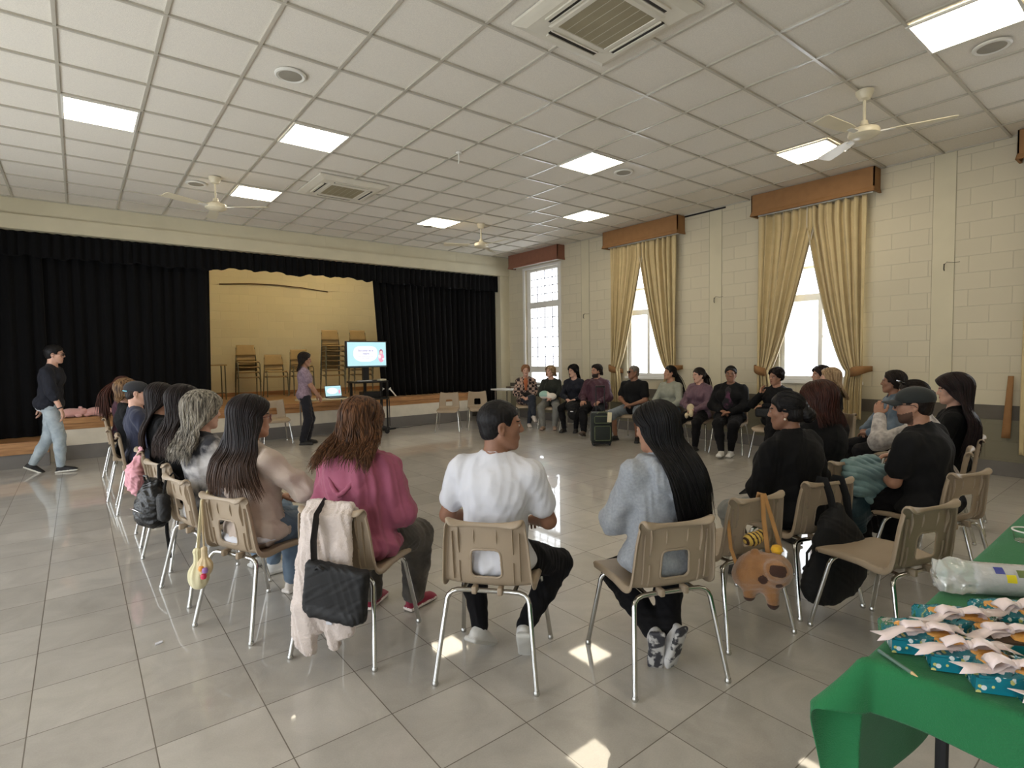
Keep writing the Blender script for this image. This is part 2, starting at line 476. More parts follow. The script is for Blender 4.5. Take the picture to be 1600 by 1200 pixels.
# exposed metal grid of the suspended ceiling
b = MB()
GX0, GY0, GP, GQ = -.027, 5.154, .61, .6175
i = math.ceil((LX - GX0) / GP)
while GX0 + i * GP < RX:
    x = GX0 + i * GP; b.box(x - .012, x + .012, BY, SY, HC - .002, HC + .012); i += 1
j = math.ceil((BY - GY0) / GQ)
while GY0 + j * GQ < SY:
    y = GY0 + j * GQ; b.box(LX, RX, y - .012, y + .012, HC - .004, HC + .012); j += 1
b.box(RX - .02, RX, BY, SY, HC - .004, HC + .012)
struct(b.build('trim_ceiling_grid', M_tbar))

def holed_wall(name, m, plane, pos, thick, a0, a1, z0, z1, holes):
    """wall in the plane x=pos or y=pos; holes = (a0,a1,z0,z1) through its full thickness"""
    A = sorted({a0, a1, *[h[0] for h in holes], *[h[1] for h in holes]}); Z = sorted({z0, z1, *[h[2] for h in holes], *[h[3] for h in holes]})
    nA, nZ = len(A), len(Z); solid = {}
    for i in range(nA - 1):
        for j in range(nZ - 1):
            ca, cz = (A[i] + A[i + 1]) / 2, (Z[j] + Z[j + 1]) / 2
            solid[i, j] = not any(h[0] < ca < h[1] and h[2] < cz < h[3] for h in holes)
    V = []; F = []
    def vid(i, j, s): return (i * nZ + j) * 2 + s
    for i in range(nA):
        for j in range(nZ):
            for s_ in (0, thick):
                V.append((pos + s_, A[i], Z[j]) if plane == 'x' else (A[i], pos + s_, Z[j]))
    for i in range(nA - 1):
        for j in range(nZ - 1):
            if not solid[i, j]: continue
            for s_ in (0, 1): F.append((vid(i, j, s_), vid(i + 1, j, s_), vid(i + 1, j + 1, s_), vid(i, j + 1, s_)))
            for (di, dj, p, q) in ((-1, 0, (i, j), (i, j + 1)), (1, 0, (i + 1, j), (i + 1, j + 1)), (0, -1, (i, j), (i + 1, j)), (0, 1, (i, j + 1), (i + 1, j + 1))):
                if not solid.get((i + di, j + dj), False):
                    F.append((vid(*p, 0), vid(*q, 0), vid(*q, 1), vid(*p, 1)))
    b = MB(); b.raw(V, F); return struct(b.build(name, m))
WINS = [(8.93, 10.10, .80, 3.50), (6.10, 7.02, 1.06, 3.36), (2.93, 4.06, 1.06, 3.36), (-.30, .85, 1.06, 3.36)]
holed_wall('wall_right', M_blockR, 'x', RX, .22, BY - .3, 14.4, 0, HC + .2, WINS)
holed_wall('wall_left', M_cream, 'x', LX, -.22, BY - .3, 14.4, 0, HC + .2, [(a, c, .06, 2.7) for a, c in UNSEEN_LEFT_WINDOWS])
b = MB(); b.box(LX, RX, BY - .22, BY, 0, HC + .2); struct(b.build('wall_back', M_cream))
# beam over the stage opening, with a lower projecting band and a fine joint line
b = MB(); b.box(LX, RX, SY, SY + .22, 3.64, HC + .012); b.box(LX, RX, SY - .03, SY + .22, 3.43, 3.64)
for x in (-1.2, 1.05, 3.9, 5.35, 6.9): b.box(x - .004, x + .004, SY - .003, SY + .01, 3.64, HC)
struct(b.build('wall_front', M_cream))
b = MB(); b.box(8.14, RX, SY - .01, SY + .22, 0, 3.43); struct(b.build('trim_1', M_cream))
# pilaster bands
k = 2
for (y0, y1) in ((1.94, 2.16), (5.02, 5.24), (8.02, 8.24)):
    b = MB(); b.box(RX - .004, RX, y0, y1, .82, HC); struct(b.build('trim_%d' % k, M_cream)); k += 1
    b = MB(); b.box(RX - .005, RX, y0 - .006, y0, .82, HC); b.box(RX - .005, RX, y1, y1 + .006, .82, HC); struct(b.build('trim_%d' % k, mat('joint_line', (158, 150, 126), .7, var=.05))); k += 1
b = MB(); b.box(RX - .02, RX, BY, SY, 0, .17); struct(b.build('baseboard_right', M_greyp))
b = MB(); b.box(RX - .008, RX, BY, SY, .655, .825); struct(b.build('trim_%d' % k, mat('dado_paint', (92, 86, 78), .6, var=.05))); k += 1
# thin crack-like gap between ceiling and wall
b = MB(); b.box(RX - .012, RX, 4.95, 5.75, HC - .03, HC - .004); struct(b.build('trim_%d' % k, M_black_satin)); k += 1

# stage: floor platform, wooden nosing, painted riser, grey skirting
ST = .64
b = MB(); b.box(-.33, 7.25, SY + .04, 14.0, ST - .03, ST); struct(b.build('floor_stage', M_stagefloor))
b = MB()
b.box(-.33, 7.25, SY - .02, SY + .04, ST - .085, ST); b.box(-.33, 7.25, SY - .005, SY + .04, ST - .175, ST - .088)
struct(b.build('trim_%d' % k, M_orangewood)); k += 1
b = MB(); b.box(-.33, 7.25, SY, SY + .06, .22, ST - .17); struct(b.build('wall_stage_front', M_offwhite))
b = MB(); b.box(-.33, 7.25, SY - .015, SY + .06, 0, .22); struct(b.build('baseboard_stage', M_greyp))
b = MB(); b.box(-.38, -.33, SY - .02, SY + .3, 0, .46); struct(b.build('trim_%d' % k, M_offwhite)); k += 1
# lower step at the left of the stage
b = MB(); b.box(LX, -.38, 10.36, 11.2, .0, .20); struct(b.build('floor_step', M_greyp))
b = MB(); b.box(LX, -.38, 10.34, 11.2, .20, .37); struct(b.build('trim_%d' % k, M_orangewood)); k += 1
# stage room
b = MB(); b.box(LX, RX, 14.0, 14.2, 0, HC + .6); struct(b.build('wall_stage_back', M_blockS))
b = MB(); b.box(LX, RX, SY + .15, 14.2, HC + .3, HC + .5); struct(b.build('ceiling_stage', M_cream))
b = MB(); b.box(-.3, 7.2, 13.97, 14.0, ST, ST + .09); struct(b.build('baseboard_stage_back', M_orangewood))
b = MB(); b.box(7.25, RX, SY + .55, SY + .6, 0, .7); struct(b.build('wall_stage_side', M_greyp))

# ------------------------------------------------------------------ windows
def window(n, y0, y1, z0, z1, style):
    fr = empty('window_%d' % n, (RX + .06, (y0 + y1) / 2, z0)); struct(fr)
    w = y1 - y0; h = z1 - z0; t = .06
    b = MB()
    b.box(0, .07, -w / 2 + .001, -w / 2 + t, t, h - t); b.box(0, .07, w / 2 - t, w / 2 - .001, t, h - t); b.box(0, .07, -w / 2 + .001, w / 2 - .001, .001, t); b.box(0, .07, -w / 2 + .001, w / 2 - .001, h - t, h - .001)
    if style == 'grid':
        for zc in (1.86, .36): b.box(-.01, .08, -w / 2 + .003, w / 2 - .003, zc - .07, zc + .07)
        g = MB()
        def bars(za, zb, rows):
            for i in range(1, 4):
                y = -w / 2 + t + (w - 2 * t) * i / 4; g.box(.03, .045, y - .009, y + .009, za, zb)
            for i in range(1, rows):
                z = za + (zb - za) * i / rows; g.box(.03, .045, -w / 2 + t, w / 2 - t, z - .009, z + .009)
        bars(1.93, h - t, 4); bars(.43, 1.79, 6)
        b.box(.004, .066, -w / 2 + t - .002, -w / 2 + .12, t, h - t); b.box(.004, .066, w / 2 - .12, w / 2 - t + .002, t, h - t)
        g.build('glazing_bar', mat('dark_glazing_bar', (120, 116, 122), .4, var=.02), fr)['kind'] = 'structure'
    else:
        b.box(-.01, .08, -w / 2 + .003, w / 2 - .003, 1.17, 1.27)
        b.box(.005, .06, -w / 2 + t, w / 2 - t, 1.64, 1.68)
        b.box(.005, .06, -.03, .03, t, 1.17)
        b.box(-.015, 0, -.05, -.025, .62, .66)
    f = b.build('window_frame', M_white, fr)
    g = MB(); g.box(.038, .044, -w / 2 + .02, w / 2 - .02, .02, h - .02); g.build('glass_pane', M_glass, fr)
    s = MB(); s.box(-.10, .0, -w / 2 - .03, w / 2 + .03, -.045, 0); s.build('window_sill', M_white, fr)
for n, (wv, st) in enumerate(zip(WINS, ('grid', 'sash', 'sash', 'sash'))): window(n + 1, *wv, st)
# jamb trim around the grid window
b = MB(); y0, y1, z0, z1 = WINS[0]
b.box(RX - .02, RX, y0 - .07, y0, z0, z1); b.box(RX - .02, RX, y1, y1 + .07, z0, z1); b.box(RX - .02, RX, y0 - .07, y1 + .07, z1, z1 + .05)
struct(b.build('trim_%d' % k, M_white)); k += 1
for n, (a, c) in enumerate(UNSEEN_LEFT_WINDOWS):  # frames of the invented daylight windows in the unseen left wall
    fr = empty('window_%d' % (n + 5), (LX - .1, (a + c) / 2, .06)); struct(fr); w = c - a; h = 2.65
    b = MB()
    b.box(-.04, .04, -w / 2 + .001, -w / 2 + .06, .06, h - .06); b.box(-.04, .04, w / 2 - .06, w / 2 - .001, .06, h - .06); b.box(-.04, .04, -w / 2 + .001, w / 2 - .001, .001, .06); b.box(-.04, .04, -w / 2 + .001, w / 2 - .001, h - .06, h - .001); b.box(-.035, .035, -.03, .03, .06, h - .06)
    b.build('window_frame', M_white, fr)

# ------------------------------------------------------------------ ceiling fixtures
M_panel = mat('light_diffuser', (255, 255, 250), .5, emit=(255, 240, 212), estr=PANEL_STRENGTH, var=.01)
M_frame = mat('fixture_white', (225, 223, 215), .4, var=.02)
def ceiling_light(x, y, label):
    r = empty('ceiling_light', (x, y, HC), 0, label, 'light', 'ceiling light panels')
    b = MB(); w, h = .592, .60
    b.box(0, w, 0, .02, -.012, .005); b.box(0, w, h - .02, h, -.012, .005); b.box(0, .02, .02, h - .02, -.012, .005); b.box(w - .02, w, .02, h - .02, -.012, .005)
    b.build('light_frame', M_frame, r)
    b = MB(); b.box(.018, w - .018, .018, h - .018, -.010, -.002); b.build('diffuser', M_panel, r)
LIGHTS = [(-.018, 6.40, 'square lit ceiling panel at the far left of the ceiling, alone in its row'),
          (1.82, 5.78, 'square lit ceiling panel between the near left speaker disc and the far air conditioner'),
          (1.82, 8.25, 'square lit ceiling panel just right of the left ceiling fan'),
          (4.85, 8.25, 'small lit ceiling panel left of the fan near the stage'),
          (4.85, 4.55, 'diamond looking lit ceiling panel in the middle of the ceiling beside a speaker disc'),
          (6.68, 6.40, 'lit ceiling panel furthest along the window wall, above the double curtained middle window'),
          (6.72, 2.72, 'lit ceiling panel just left of the large near fan'),
          (4.92, .86, 'large lit ceiling panel cut by the top right corner of the photo'),
          (1.82, .85, 'unseen lit ceiling panel above the camera'), (-1.85, 2.7, 'unseen lit ceiling panel by the left wall'),
          (1.2, -2.0, 'unseen lit ceiling panel behind the camera'),
          (6.0, -2.0, 'unseen lit ceiling panel behind the green table')]
for l in LIGHTS: ceiling_light(*l)

M_ac = mat('air_conditioner_plastic', (214, 208, 192), .45, var=.03)
M_acgrille = mat('air_conditioner_grille', (150, 140, 112), .6, bump=.6, bscale=500, var=.05)
M_slot = mat('dark_slot', (38, 34, 28), .6, var=.1)
def air_con(x, y, label):
    r = empty('ceiling_air_conditioner', (x, y, HC), 0, label, 'air conditioner', 'ceiling air conditioners')
    b = MB()
    def ring(a, c, z0, z1, ch=0):
        V = []; 
        for s_, z in ((a, z0), (c, z1)):
            for q in ((-s_, -s_), (s_, -s_), (s_, s_), (-s_, s_)): V.append((q[0], q[1], z))
        b.raw(V, [(i, (i + 1) % 4, 4 + (i + 1) % 4, 4 + i) for i in range(4)])
    ring(.475, .475, .005, -.015); ring(.475, .44, -.015, -.030); ring(.44, .40, -.030, -.045); ring(.40, .29, -.045, -.045); ring(.29, .275, -.045, -.055); ring(.275, .24, -.055, -.055); ring(.24, .235, -.055, -.045)
    b.build('fascia', M_ac, r, smooth=False)
    b2 = MB(); b2.box(-.24, .24, -.24, .24, -.050, -.04, M_acgrille)
    for i in range(5): b2.box(-.24 + .08 * (i + 1) - .0008, -.24 + .08 * (i + 1) + .0008, -.24, .24, -.0508, -.049, M_ac)
    b2.build('intake_grille', None, r)
    for q in range(4):
        T = Matrix.Rotation(q * math.pi / 2, 4, 'Z')
        b = MB(); b.box(-.24, .24, .315, .345, -.050, -.044, M_slot, T); b.box(-.235, .235, .345, .372, -.058, -.046, M_ac, T)
        b.box(-.24, .24, .30, .312, -.054, -.044, M_ac, T)
        b.build('louvre', None, r)
    return r
air_con(3.03, 2.70, 'large white ceiling air conditioner cassette at the top centre of the photo')
air_con(3.03, 7.62, 'smaller looking ceiling air conditioner cassette further back between two lit panels')
for (x, y, l) in ((1.51, 4.86, 'round grey ceiling speaker disc in the near left ceiling'), (5.74, 4.83, 'round ceiling speaker disc right of the middle lit panel'),
                  (5.13, 8.89, 'tiny round ceiling speaker disc beside the fan near the stage'), (1.36, 8.55, 'round ceiling speaker disc behind the left fan'), (5.79, 1.13, 'round ceiling speaker disc under the big top right lit panel')):
    r = empty('ceiling_speaker', (x, y, HC), 0, l, 'speaker', 'ceiling speakers')
    b = MB(); b.lathe([(.125, .004), (.125, -.008), (.112, -.014), (.106, -.010)], 32); b.build('speaker_ring', M_frame, r, smooth=True)
    b = MB(); b.lathe([(.107, .002), (.107, -.009), (.05, -.013), (.001, -.014)], 32); b.build('speaker_grille', mat('speaker_mesh', (158, 152, 138), .7, bump=.8, bscale=600, var=.05), r, smooth=True)

M_fan = mat('fan_cream_enamel', (218, 208, 182), .3, var=.03)
def fan(x, y, ang, label, pitch=0):
    r = empty('ceiling_fan', (x, y, HC), ang, label, 'fan', 'ceiling fans')
    b = MB(); b.lathe([(.001, 0), (.075, 0), (.072, -.03), (.05, -.075), (.022, -.085), (.001, -.086)][::-1], 24); b.build('canopy', M_fan, r, smooth=True)
    b = MB(); b.tube([(0, 0, -.07), (0, 0, -.30)], .013, 12); b.build('down_rod', M_fan, r, smooth=True)
    b = MB(); b.lathe([(.001, -.27), (.03, -.272), (.036, -.31), (.075, -.335), (.12, -.35), (.13, -.372), (.128, -.40), (.10, -.42), (.05, -.435), (.001, -.437)], 32); b.build('motor_housing', M_fan, r, smooth=True)
    for i in range(3):
        T = Matrix.Rotation(i * 2 * math.pi / 3, 4, 'Z')
        Tb = T @ Matrix.Translation((0, 0, -.385)) @ Matrix.Rotation(math.radians(10), 4, 'X')
        b = MB()
        poly = [(.20, -.045), (.30, -.06), (.66, -.068), (.68, -.05), (.68, .05), (.66, .068), (.30, .055), (.20, .04)]
        b.prism(poly, -.003, .003, 'xy', M_fan, Tb)
        b.box(.10, .24, -.022, .022, -.007, .004, M_frame, Tb)
        b.build('blade', None, r)
fan(1.51, 8.12, math.radians(205), 'ceiling fan hanging on the left over the stage side of the hall')
fan(5.83, 8.22, math.radians(-85), 'ceiling fan hanging near the corner of stage and window wall')
fan(5.80, 2.03, math.radians(171), 'nearest ceiling fan, hanging at the right beside a lit panel')
r = empty('ceiling_hook', (3.61, 5.51, HC), 0, 'small empty ceiling hook with a hanging stub in the middle of the ceiling', 'hook')
b = MB(); b.lathe([(.035, 0), (.03, -.012), (.001, -.016)], 16); b.build('hook_plate', M_frame, r, smooth=True)
b = MB(); b.tube([(0, 0, -.01), (.004, 0, -.08), (-.004, .01, -.13)], .008, 8); b.build('hook_stub', M_frame, r, smooth=True)

# ------------------------------------------------------------------ window curtains, pelmets, tie-backs
M_cur = mat('beige_curtain', (200, 181, 138), .85, bump=.4, bscale=350, var=.05, vscale=8, sheen=.2)
M_lining = mat('curtain_lining', (214, 206, 190), .85, bump=.2, bscale=300, var=.03)
M_pelmet = mat('orange_pelmet_fabric', (150, 110, 70), .75, bump=.35, bscale=420, var=.05, vscale=10)
M_pelmet2 = mat('red_brown_pelmet_fabric', (142, 96, 76), .75, bump=.35, bscale=420, var=.05, vscale=10)
def pelmet(y0, y1, m, label):
    w = y1 - y0; r = empty('window_pelmet', (RX, (y0 + y1) / 2, 3.56), 0, label, 'pelmet', 'curtain pelmets')
    b = MB(); h = HC - 3.56 - .002; d = .22; e = .02
    poly = [(-d, h), (-d, .06), (-d - .012, .03), (-d - .02, 0), (-d + .012, 0), (-d + .02, h)]
    b.prism([(x, z) for x, z in poly], -w / 2, w / 2, 'xz')
    for s_ in (-1, 1):
        y_ = s_ * w / 2
        b.box(-d, -.002, min(y_, y_ - s_ * .015), max(y_, y_ - s_ * .015), .05, h)
        V = [(-d, y_, .06), (-.002, y_, .06), (-.002, y_ + s_ * .014, 0), (-d - .02, y_ + s_ * .014, 0), (-d, y_ - s_ * .012, .06), (-.002, y_ - s_ * .012, .06), (-.002, y_ - s_ * .012, 0), (-d, y_ - s_ * .012, 0)]
        b.raw(V, [(0, 1, 2, 3), (4, 5, 6, 7), (3, 2, 6, 7), (1, 2, 6, 5), (0, 3, 7, 4)])
    b.build('pelmet_board', m, r)
    b = MB(); b.tube([(-.10, -w / 2 + .05, .02), (-.10, w / 2 - .05, .02)], .012, 8); b.build('curtain_rail', M_white, r)
pelmet(8.74, 10.45, M_pelmet2, 'reddish brown fabric pelmet over the barred window next to the stage')
pelmet(5.72, 7.44, M_pelmet, 'orange brown fabric pelmet over the middle curtained window')
pelmet(2.74, 4.40, M_pelmet, 'orange brown fabric pelmet over the large near curtained window')
pelmet(-.35, 1.36, M_pelmet, 'orange brown fabric pelmet just entering the right edge of the photo')

def drape(yo, yi, side, label, tied=True, zt=3.555, zb=.55, seed=0, ztie=1.20, wt=.17, pw=.8, x0=.12):
    """yo outer edge (y), yi inner edge at the top. side = sign from outer to inner."""
    W = abs(yi - yo); sg = 1 if yi > yo else -1
    nu, nv = 130, 70; P = np.zeros((nu, nv, 3)); rr = np.random.default_rng(seed)
    st_ = np.repeat(rr.uniform(.45, 1.8, nu // 8 + 1), 8)[:nu]; ph = np.cumsum(np.convolve(st_, np.ones(5) / 5, 'same') + .2); ph = ph / ph[-1] * 2 * np.pi * (7 if tied else 8)
    amp = rr.uniform(.75, 1.25, nu)
    amp = np.convolve(np.r_[amp, amp], np.ones(9) / 9, 'same')[:nu]
    for j in range(nv):
        z = zt + (zb - zt) * (j / (nv - 1)) ** 1.0
        if tied:
            if z > ztie: f = ((z - ztie) / (zt - ztie)); w = wt + (W - wt) * min(1, (f * 1.12)) ** pw
            else: w = wt + .06 * math.sin(min(1, (ztie - z) / .35) * 1.3)
        else: w = W
        s_ = np.linspace(0, 1, nu)
        tight = (w / W)
        y = yo + sg * s_ * w + (.03 * sg * (1 - tight))
        a = .038 * (.55 + .6 * tight)
        x = RX - x0 - a * (np.sin(ph) + .35 * np.sin(2.3 * ph + 1)) * amp - .014 * np.sin(ph * .5 + z * 1.5)
        if tied: x = x - .03 * s_ * (1 - tight)
        P[:, j, 0] = x; P[:, j, 1] = y + .010 * np.sin(ph * 2 + z); P[:, j, 2] = z + (.006 * np.sin(ph) if j == nv - 1 else 0)
    c = np.array([RX - x0, yo, zb]); r = empty('window_curtain', tuple(c), 0, label, 'curtain', 'beige window curtains')
    b = MB(); b.grid(P - c); o = b.build('curtain_cloth', M_cur, r, smooth='all', solid=.004)
    if tied:
        # pale lining strip showing on the inner edge
        Q = P[-4:, :].copy(); Q[:, :, 1] += sg * np.array([0, .008, .018, .022])[:, None]; Q[:, :, 0] += .015
        b = MB(); b.grid(Q - c); b.build('curtain_lining', M_lining, r, smooth='all', solid=.003)
        tb = empty('curtain_tie_back', (RX, yo, ztie), 0, label.replace('beige curtain', 'orange fabric tie-back around the beige curtain').replace('gathered ', ''), 'curtain tie', 'orange curtain tie-backs')
        b = MB(); n = 18
        ringp = []
        for i in range(n):
            t = i / (n - 1); y = sg * (-.07 + t * (wt + .13)); x = -.02 - (x0 + .075) * math.sin(math.pi * min(1, t * 1.15)) ** .5 if t < .87 else -.03
            zc = .05 - .10 * t if side > 0 else .04 - .07 * t; hh = .035 + .03 * math.sin(math.pi * t)
            ringp.append([(x, y, zc - hh), (x - .004, y, zc), (x, y, zc + hh)])
        b.grid(ringp); b.build('tie_band', M_pelmet, tb, smooth='all', solid=.008)
drape(7.33, 6.56, 1, 'beige curtain gathered on the stage side of the middle window', seed=1)
drape(5.82, 6.60, -1, 'beige curtain gathered on the near side of the middle window', seed=2, pw=.7)
drape(4.34, 3.52, 1, 'beige curtain gathered on the stage side of the large near window', seed=3)
drape(2.86, 3.60, -1, 'beige curtain gathered on the near side of the large near window', seed=4, pw=.7)
drape(1.27, .55, 1, 'beige curtain hanging loose at the right edge of the photo', tied=False, seed=5, zb=.28)
r = empty('curtain_tie_back', (RX - .02, 1.36, 1.15), 0, 'undone orange fabric tie-back hanging straight down beside the loose curtain at the right edge', 'curtain tie', 'orange curtain tie-backs')
b = MB(); b.grid([[(-.03, .02 + .03 * t + s_ * (.05 + .03 * t), -.72 * t + .02) for s_ in (-.5, -.2, .1, .5)] for t in np.linspace(0, 1, 10)]); b.build('tie_band', M_pelmet, r, smooth='all', solid=.01)
# wall hooks
for (y, z, l) in ((8.15, 2.30, 'small dark wall hook between the barred window and the middle window'), (5.13, 2.37, 'tiny wall hook on the pilaster between the two curtained windows'), (2.03, 2.50, 'wall hook with a loose wire right of the large near window')):
    r = empty('wall_hook', (RX - .02, y, z), 0, l, 'hook', 'small hooks on the window wall')
    b = MB(); b.tube([(0, 0, .03), (-.02, 0, .03), (-.025, 0, -.03), (-.01, 0, -.05)], .006, 8, M_slot); b.tube([(0, 0, .03), (-.03, -.03, .05), (-.02, -.10, .035), (0, -.15, .04)], .0025, 6, M_slot)
    b.build('hook_wire', None, r, smooth=True)
r = empty('light_switch', (RX, 10.82, 1.16), 0, 'dark double light switch on the wall left of the barred window', 'switch')
b = MB(); b.rbox(-.012, 0, -.035, .035, -.075, .075, .006, M_offwhite); b.box(-.016, -.01, -.022, .022, .012, .055, M_slot); b.box(-.016, -.01, -.022, .022, -.055, -.012, M_slot); b.build('switch_plate', None, r)
r = empty('wall_outlet', (RX, 2.45, .55), 0, 'pale power outlet on the window wall behind the long haired woman', 'outlet')
b = MB(); b.rbox(-.01, 0, -.03, .03, -.05, .05, .005, M_white); b.build('outlet_plate', None, r)

# ------------------------------------------------------------------ stage curtains
def pleated(name, x0, x1, z0, z1, y, per, amp, label, cat, seed=0, zbot=None, group=None, xb0=None, xb1=None):
    rr = np.random.default_rng(seed); nu = int((x1 - x0) / per * 10) + 2; nv = 14; P = np.zeros((nu, nv, 3))
    ph = np.cumsum(rr.uniform(.5, 1.5, nu)); ph = ph / ph[-1] * 2 * np.pi * (x1 - x0) / per
    sm = np.convolve(rr.uniform(-1, 1, nu + 60), np.ones(31) / 31, 'same')[30:30 + nu] * 4
    xb0 = x0 if xb0 is None else xb0; xb1 = x1 if xb1 is None else xb1
    for j in range(nv):
        t = j / (nv - 1); xa = x0 + (xb0 - x0) * t; xc = x1 + (xb1 - x1) * t
        x = np.linspace(xa, xc, nu); lowz = z0 if zbot is None else zbot(x)
        P[:, j, 0] = x; P[:, j, 1] = y + amp * np.sin(ph + .5 * t * sm) * (.6 + .4 * np.abs(np.sin(sm * 1.3))) + .02 * sm; P[:, j, 2] = z1 + (lowz - z1) * t
    c = np.array([(x0 + x1) / 2, y, z0]); r = empty(name, tuple(c), 0, label, cat, group)
    b = MB(); b.grid(P - c); b.build('curtain_cloth', M_black_velvet, r, smooth='all', solid=.006)
pleated('stage_curtain', -.36, 1.90, ST + .01, 3.38, 10.98, .17, .045, 'black velvet stage curtain hanging left of the lit stage opening', 'curtain', 11, group='black stage curtains', xb1=1.84)
pleated('stage_curtain', LX + .05, -.36, .38, 3.38, 10.93, .17, .045, 'black stage curtain at the far left behind the walking man', 'curtain', 12, group='black stage curtains')
pleated('stage_curtain', 4.96, 7.22, ST + .01, 3.38, 10.98, .15, .05, 'black velvet stage curtain right of the television', 'curtain', 13, group='black stage curtains', xb0=5.12)
pleated('stage_curtain', 7.10, 8.17, .30, 3.38, 10.93, .15, .045, 'black stage curtain in the corner beside the window wall', 'curtain', 14, group='black stage curtains')
pleated('stage_valance', LX + .05, 8.13, 3.05, 3.42, 10.82, .13, .03, 'long black velvet valance across the top of the stage opening', 'valance', 15,
        zbot=lambda x: 3.06 + .012 * np.sin(x * 9) + .012 * np.sin(x * 23 + 1) + .05 * ((x > 1.9) & (x < 4.95)) * np.abs(np.sin((x - 1.9) * 2.2)) ** .5)
# warm lamps on the stage
for x, y in ((3.0, 12.1), (5.2, 12.4)):
    r = empty('stage_light', (x, y, HC + .3), 0, 'unseen warm lamp on the stage ceiling behind the valance', 'light', 'warm stage lamps')
    b = MB(); b.box(-.55, .55, -.06, .06, -.05, 0, M_frame); b.box(-.52, .52, -.045, .045, -.075, -.045, mat('warm_tube', (255, 220, 150), .5, emit=(255, 230, 176), estr=30, var=.01)); b.build('lamp_body', None, r)
r = empty('wall_rod', (3.85, 13.98, 3.22), 0, 'thin dark sagging rod high on the yellow stage back wall', 'rod')
b = MB(); b.tube([(-1.25, 0, 0), (-.6, -.02, .05), (0, -.02, .06), (.6, -.02, .03), (1.24, 0, -.03)], .012, 8); b.build('rod', mat('dark_wood', (84, 60, 34), .6, var=.1), r, smooth=True)
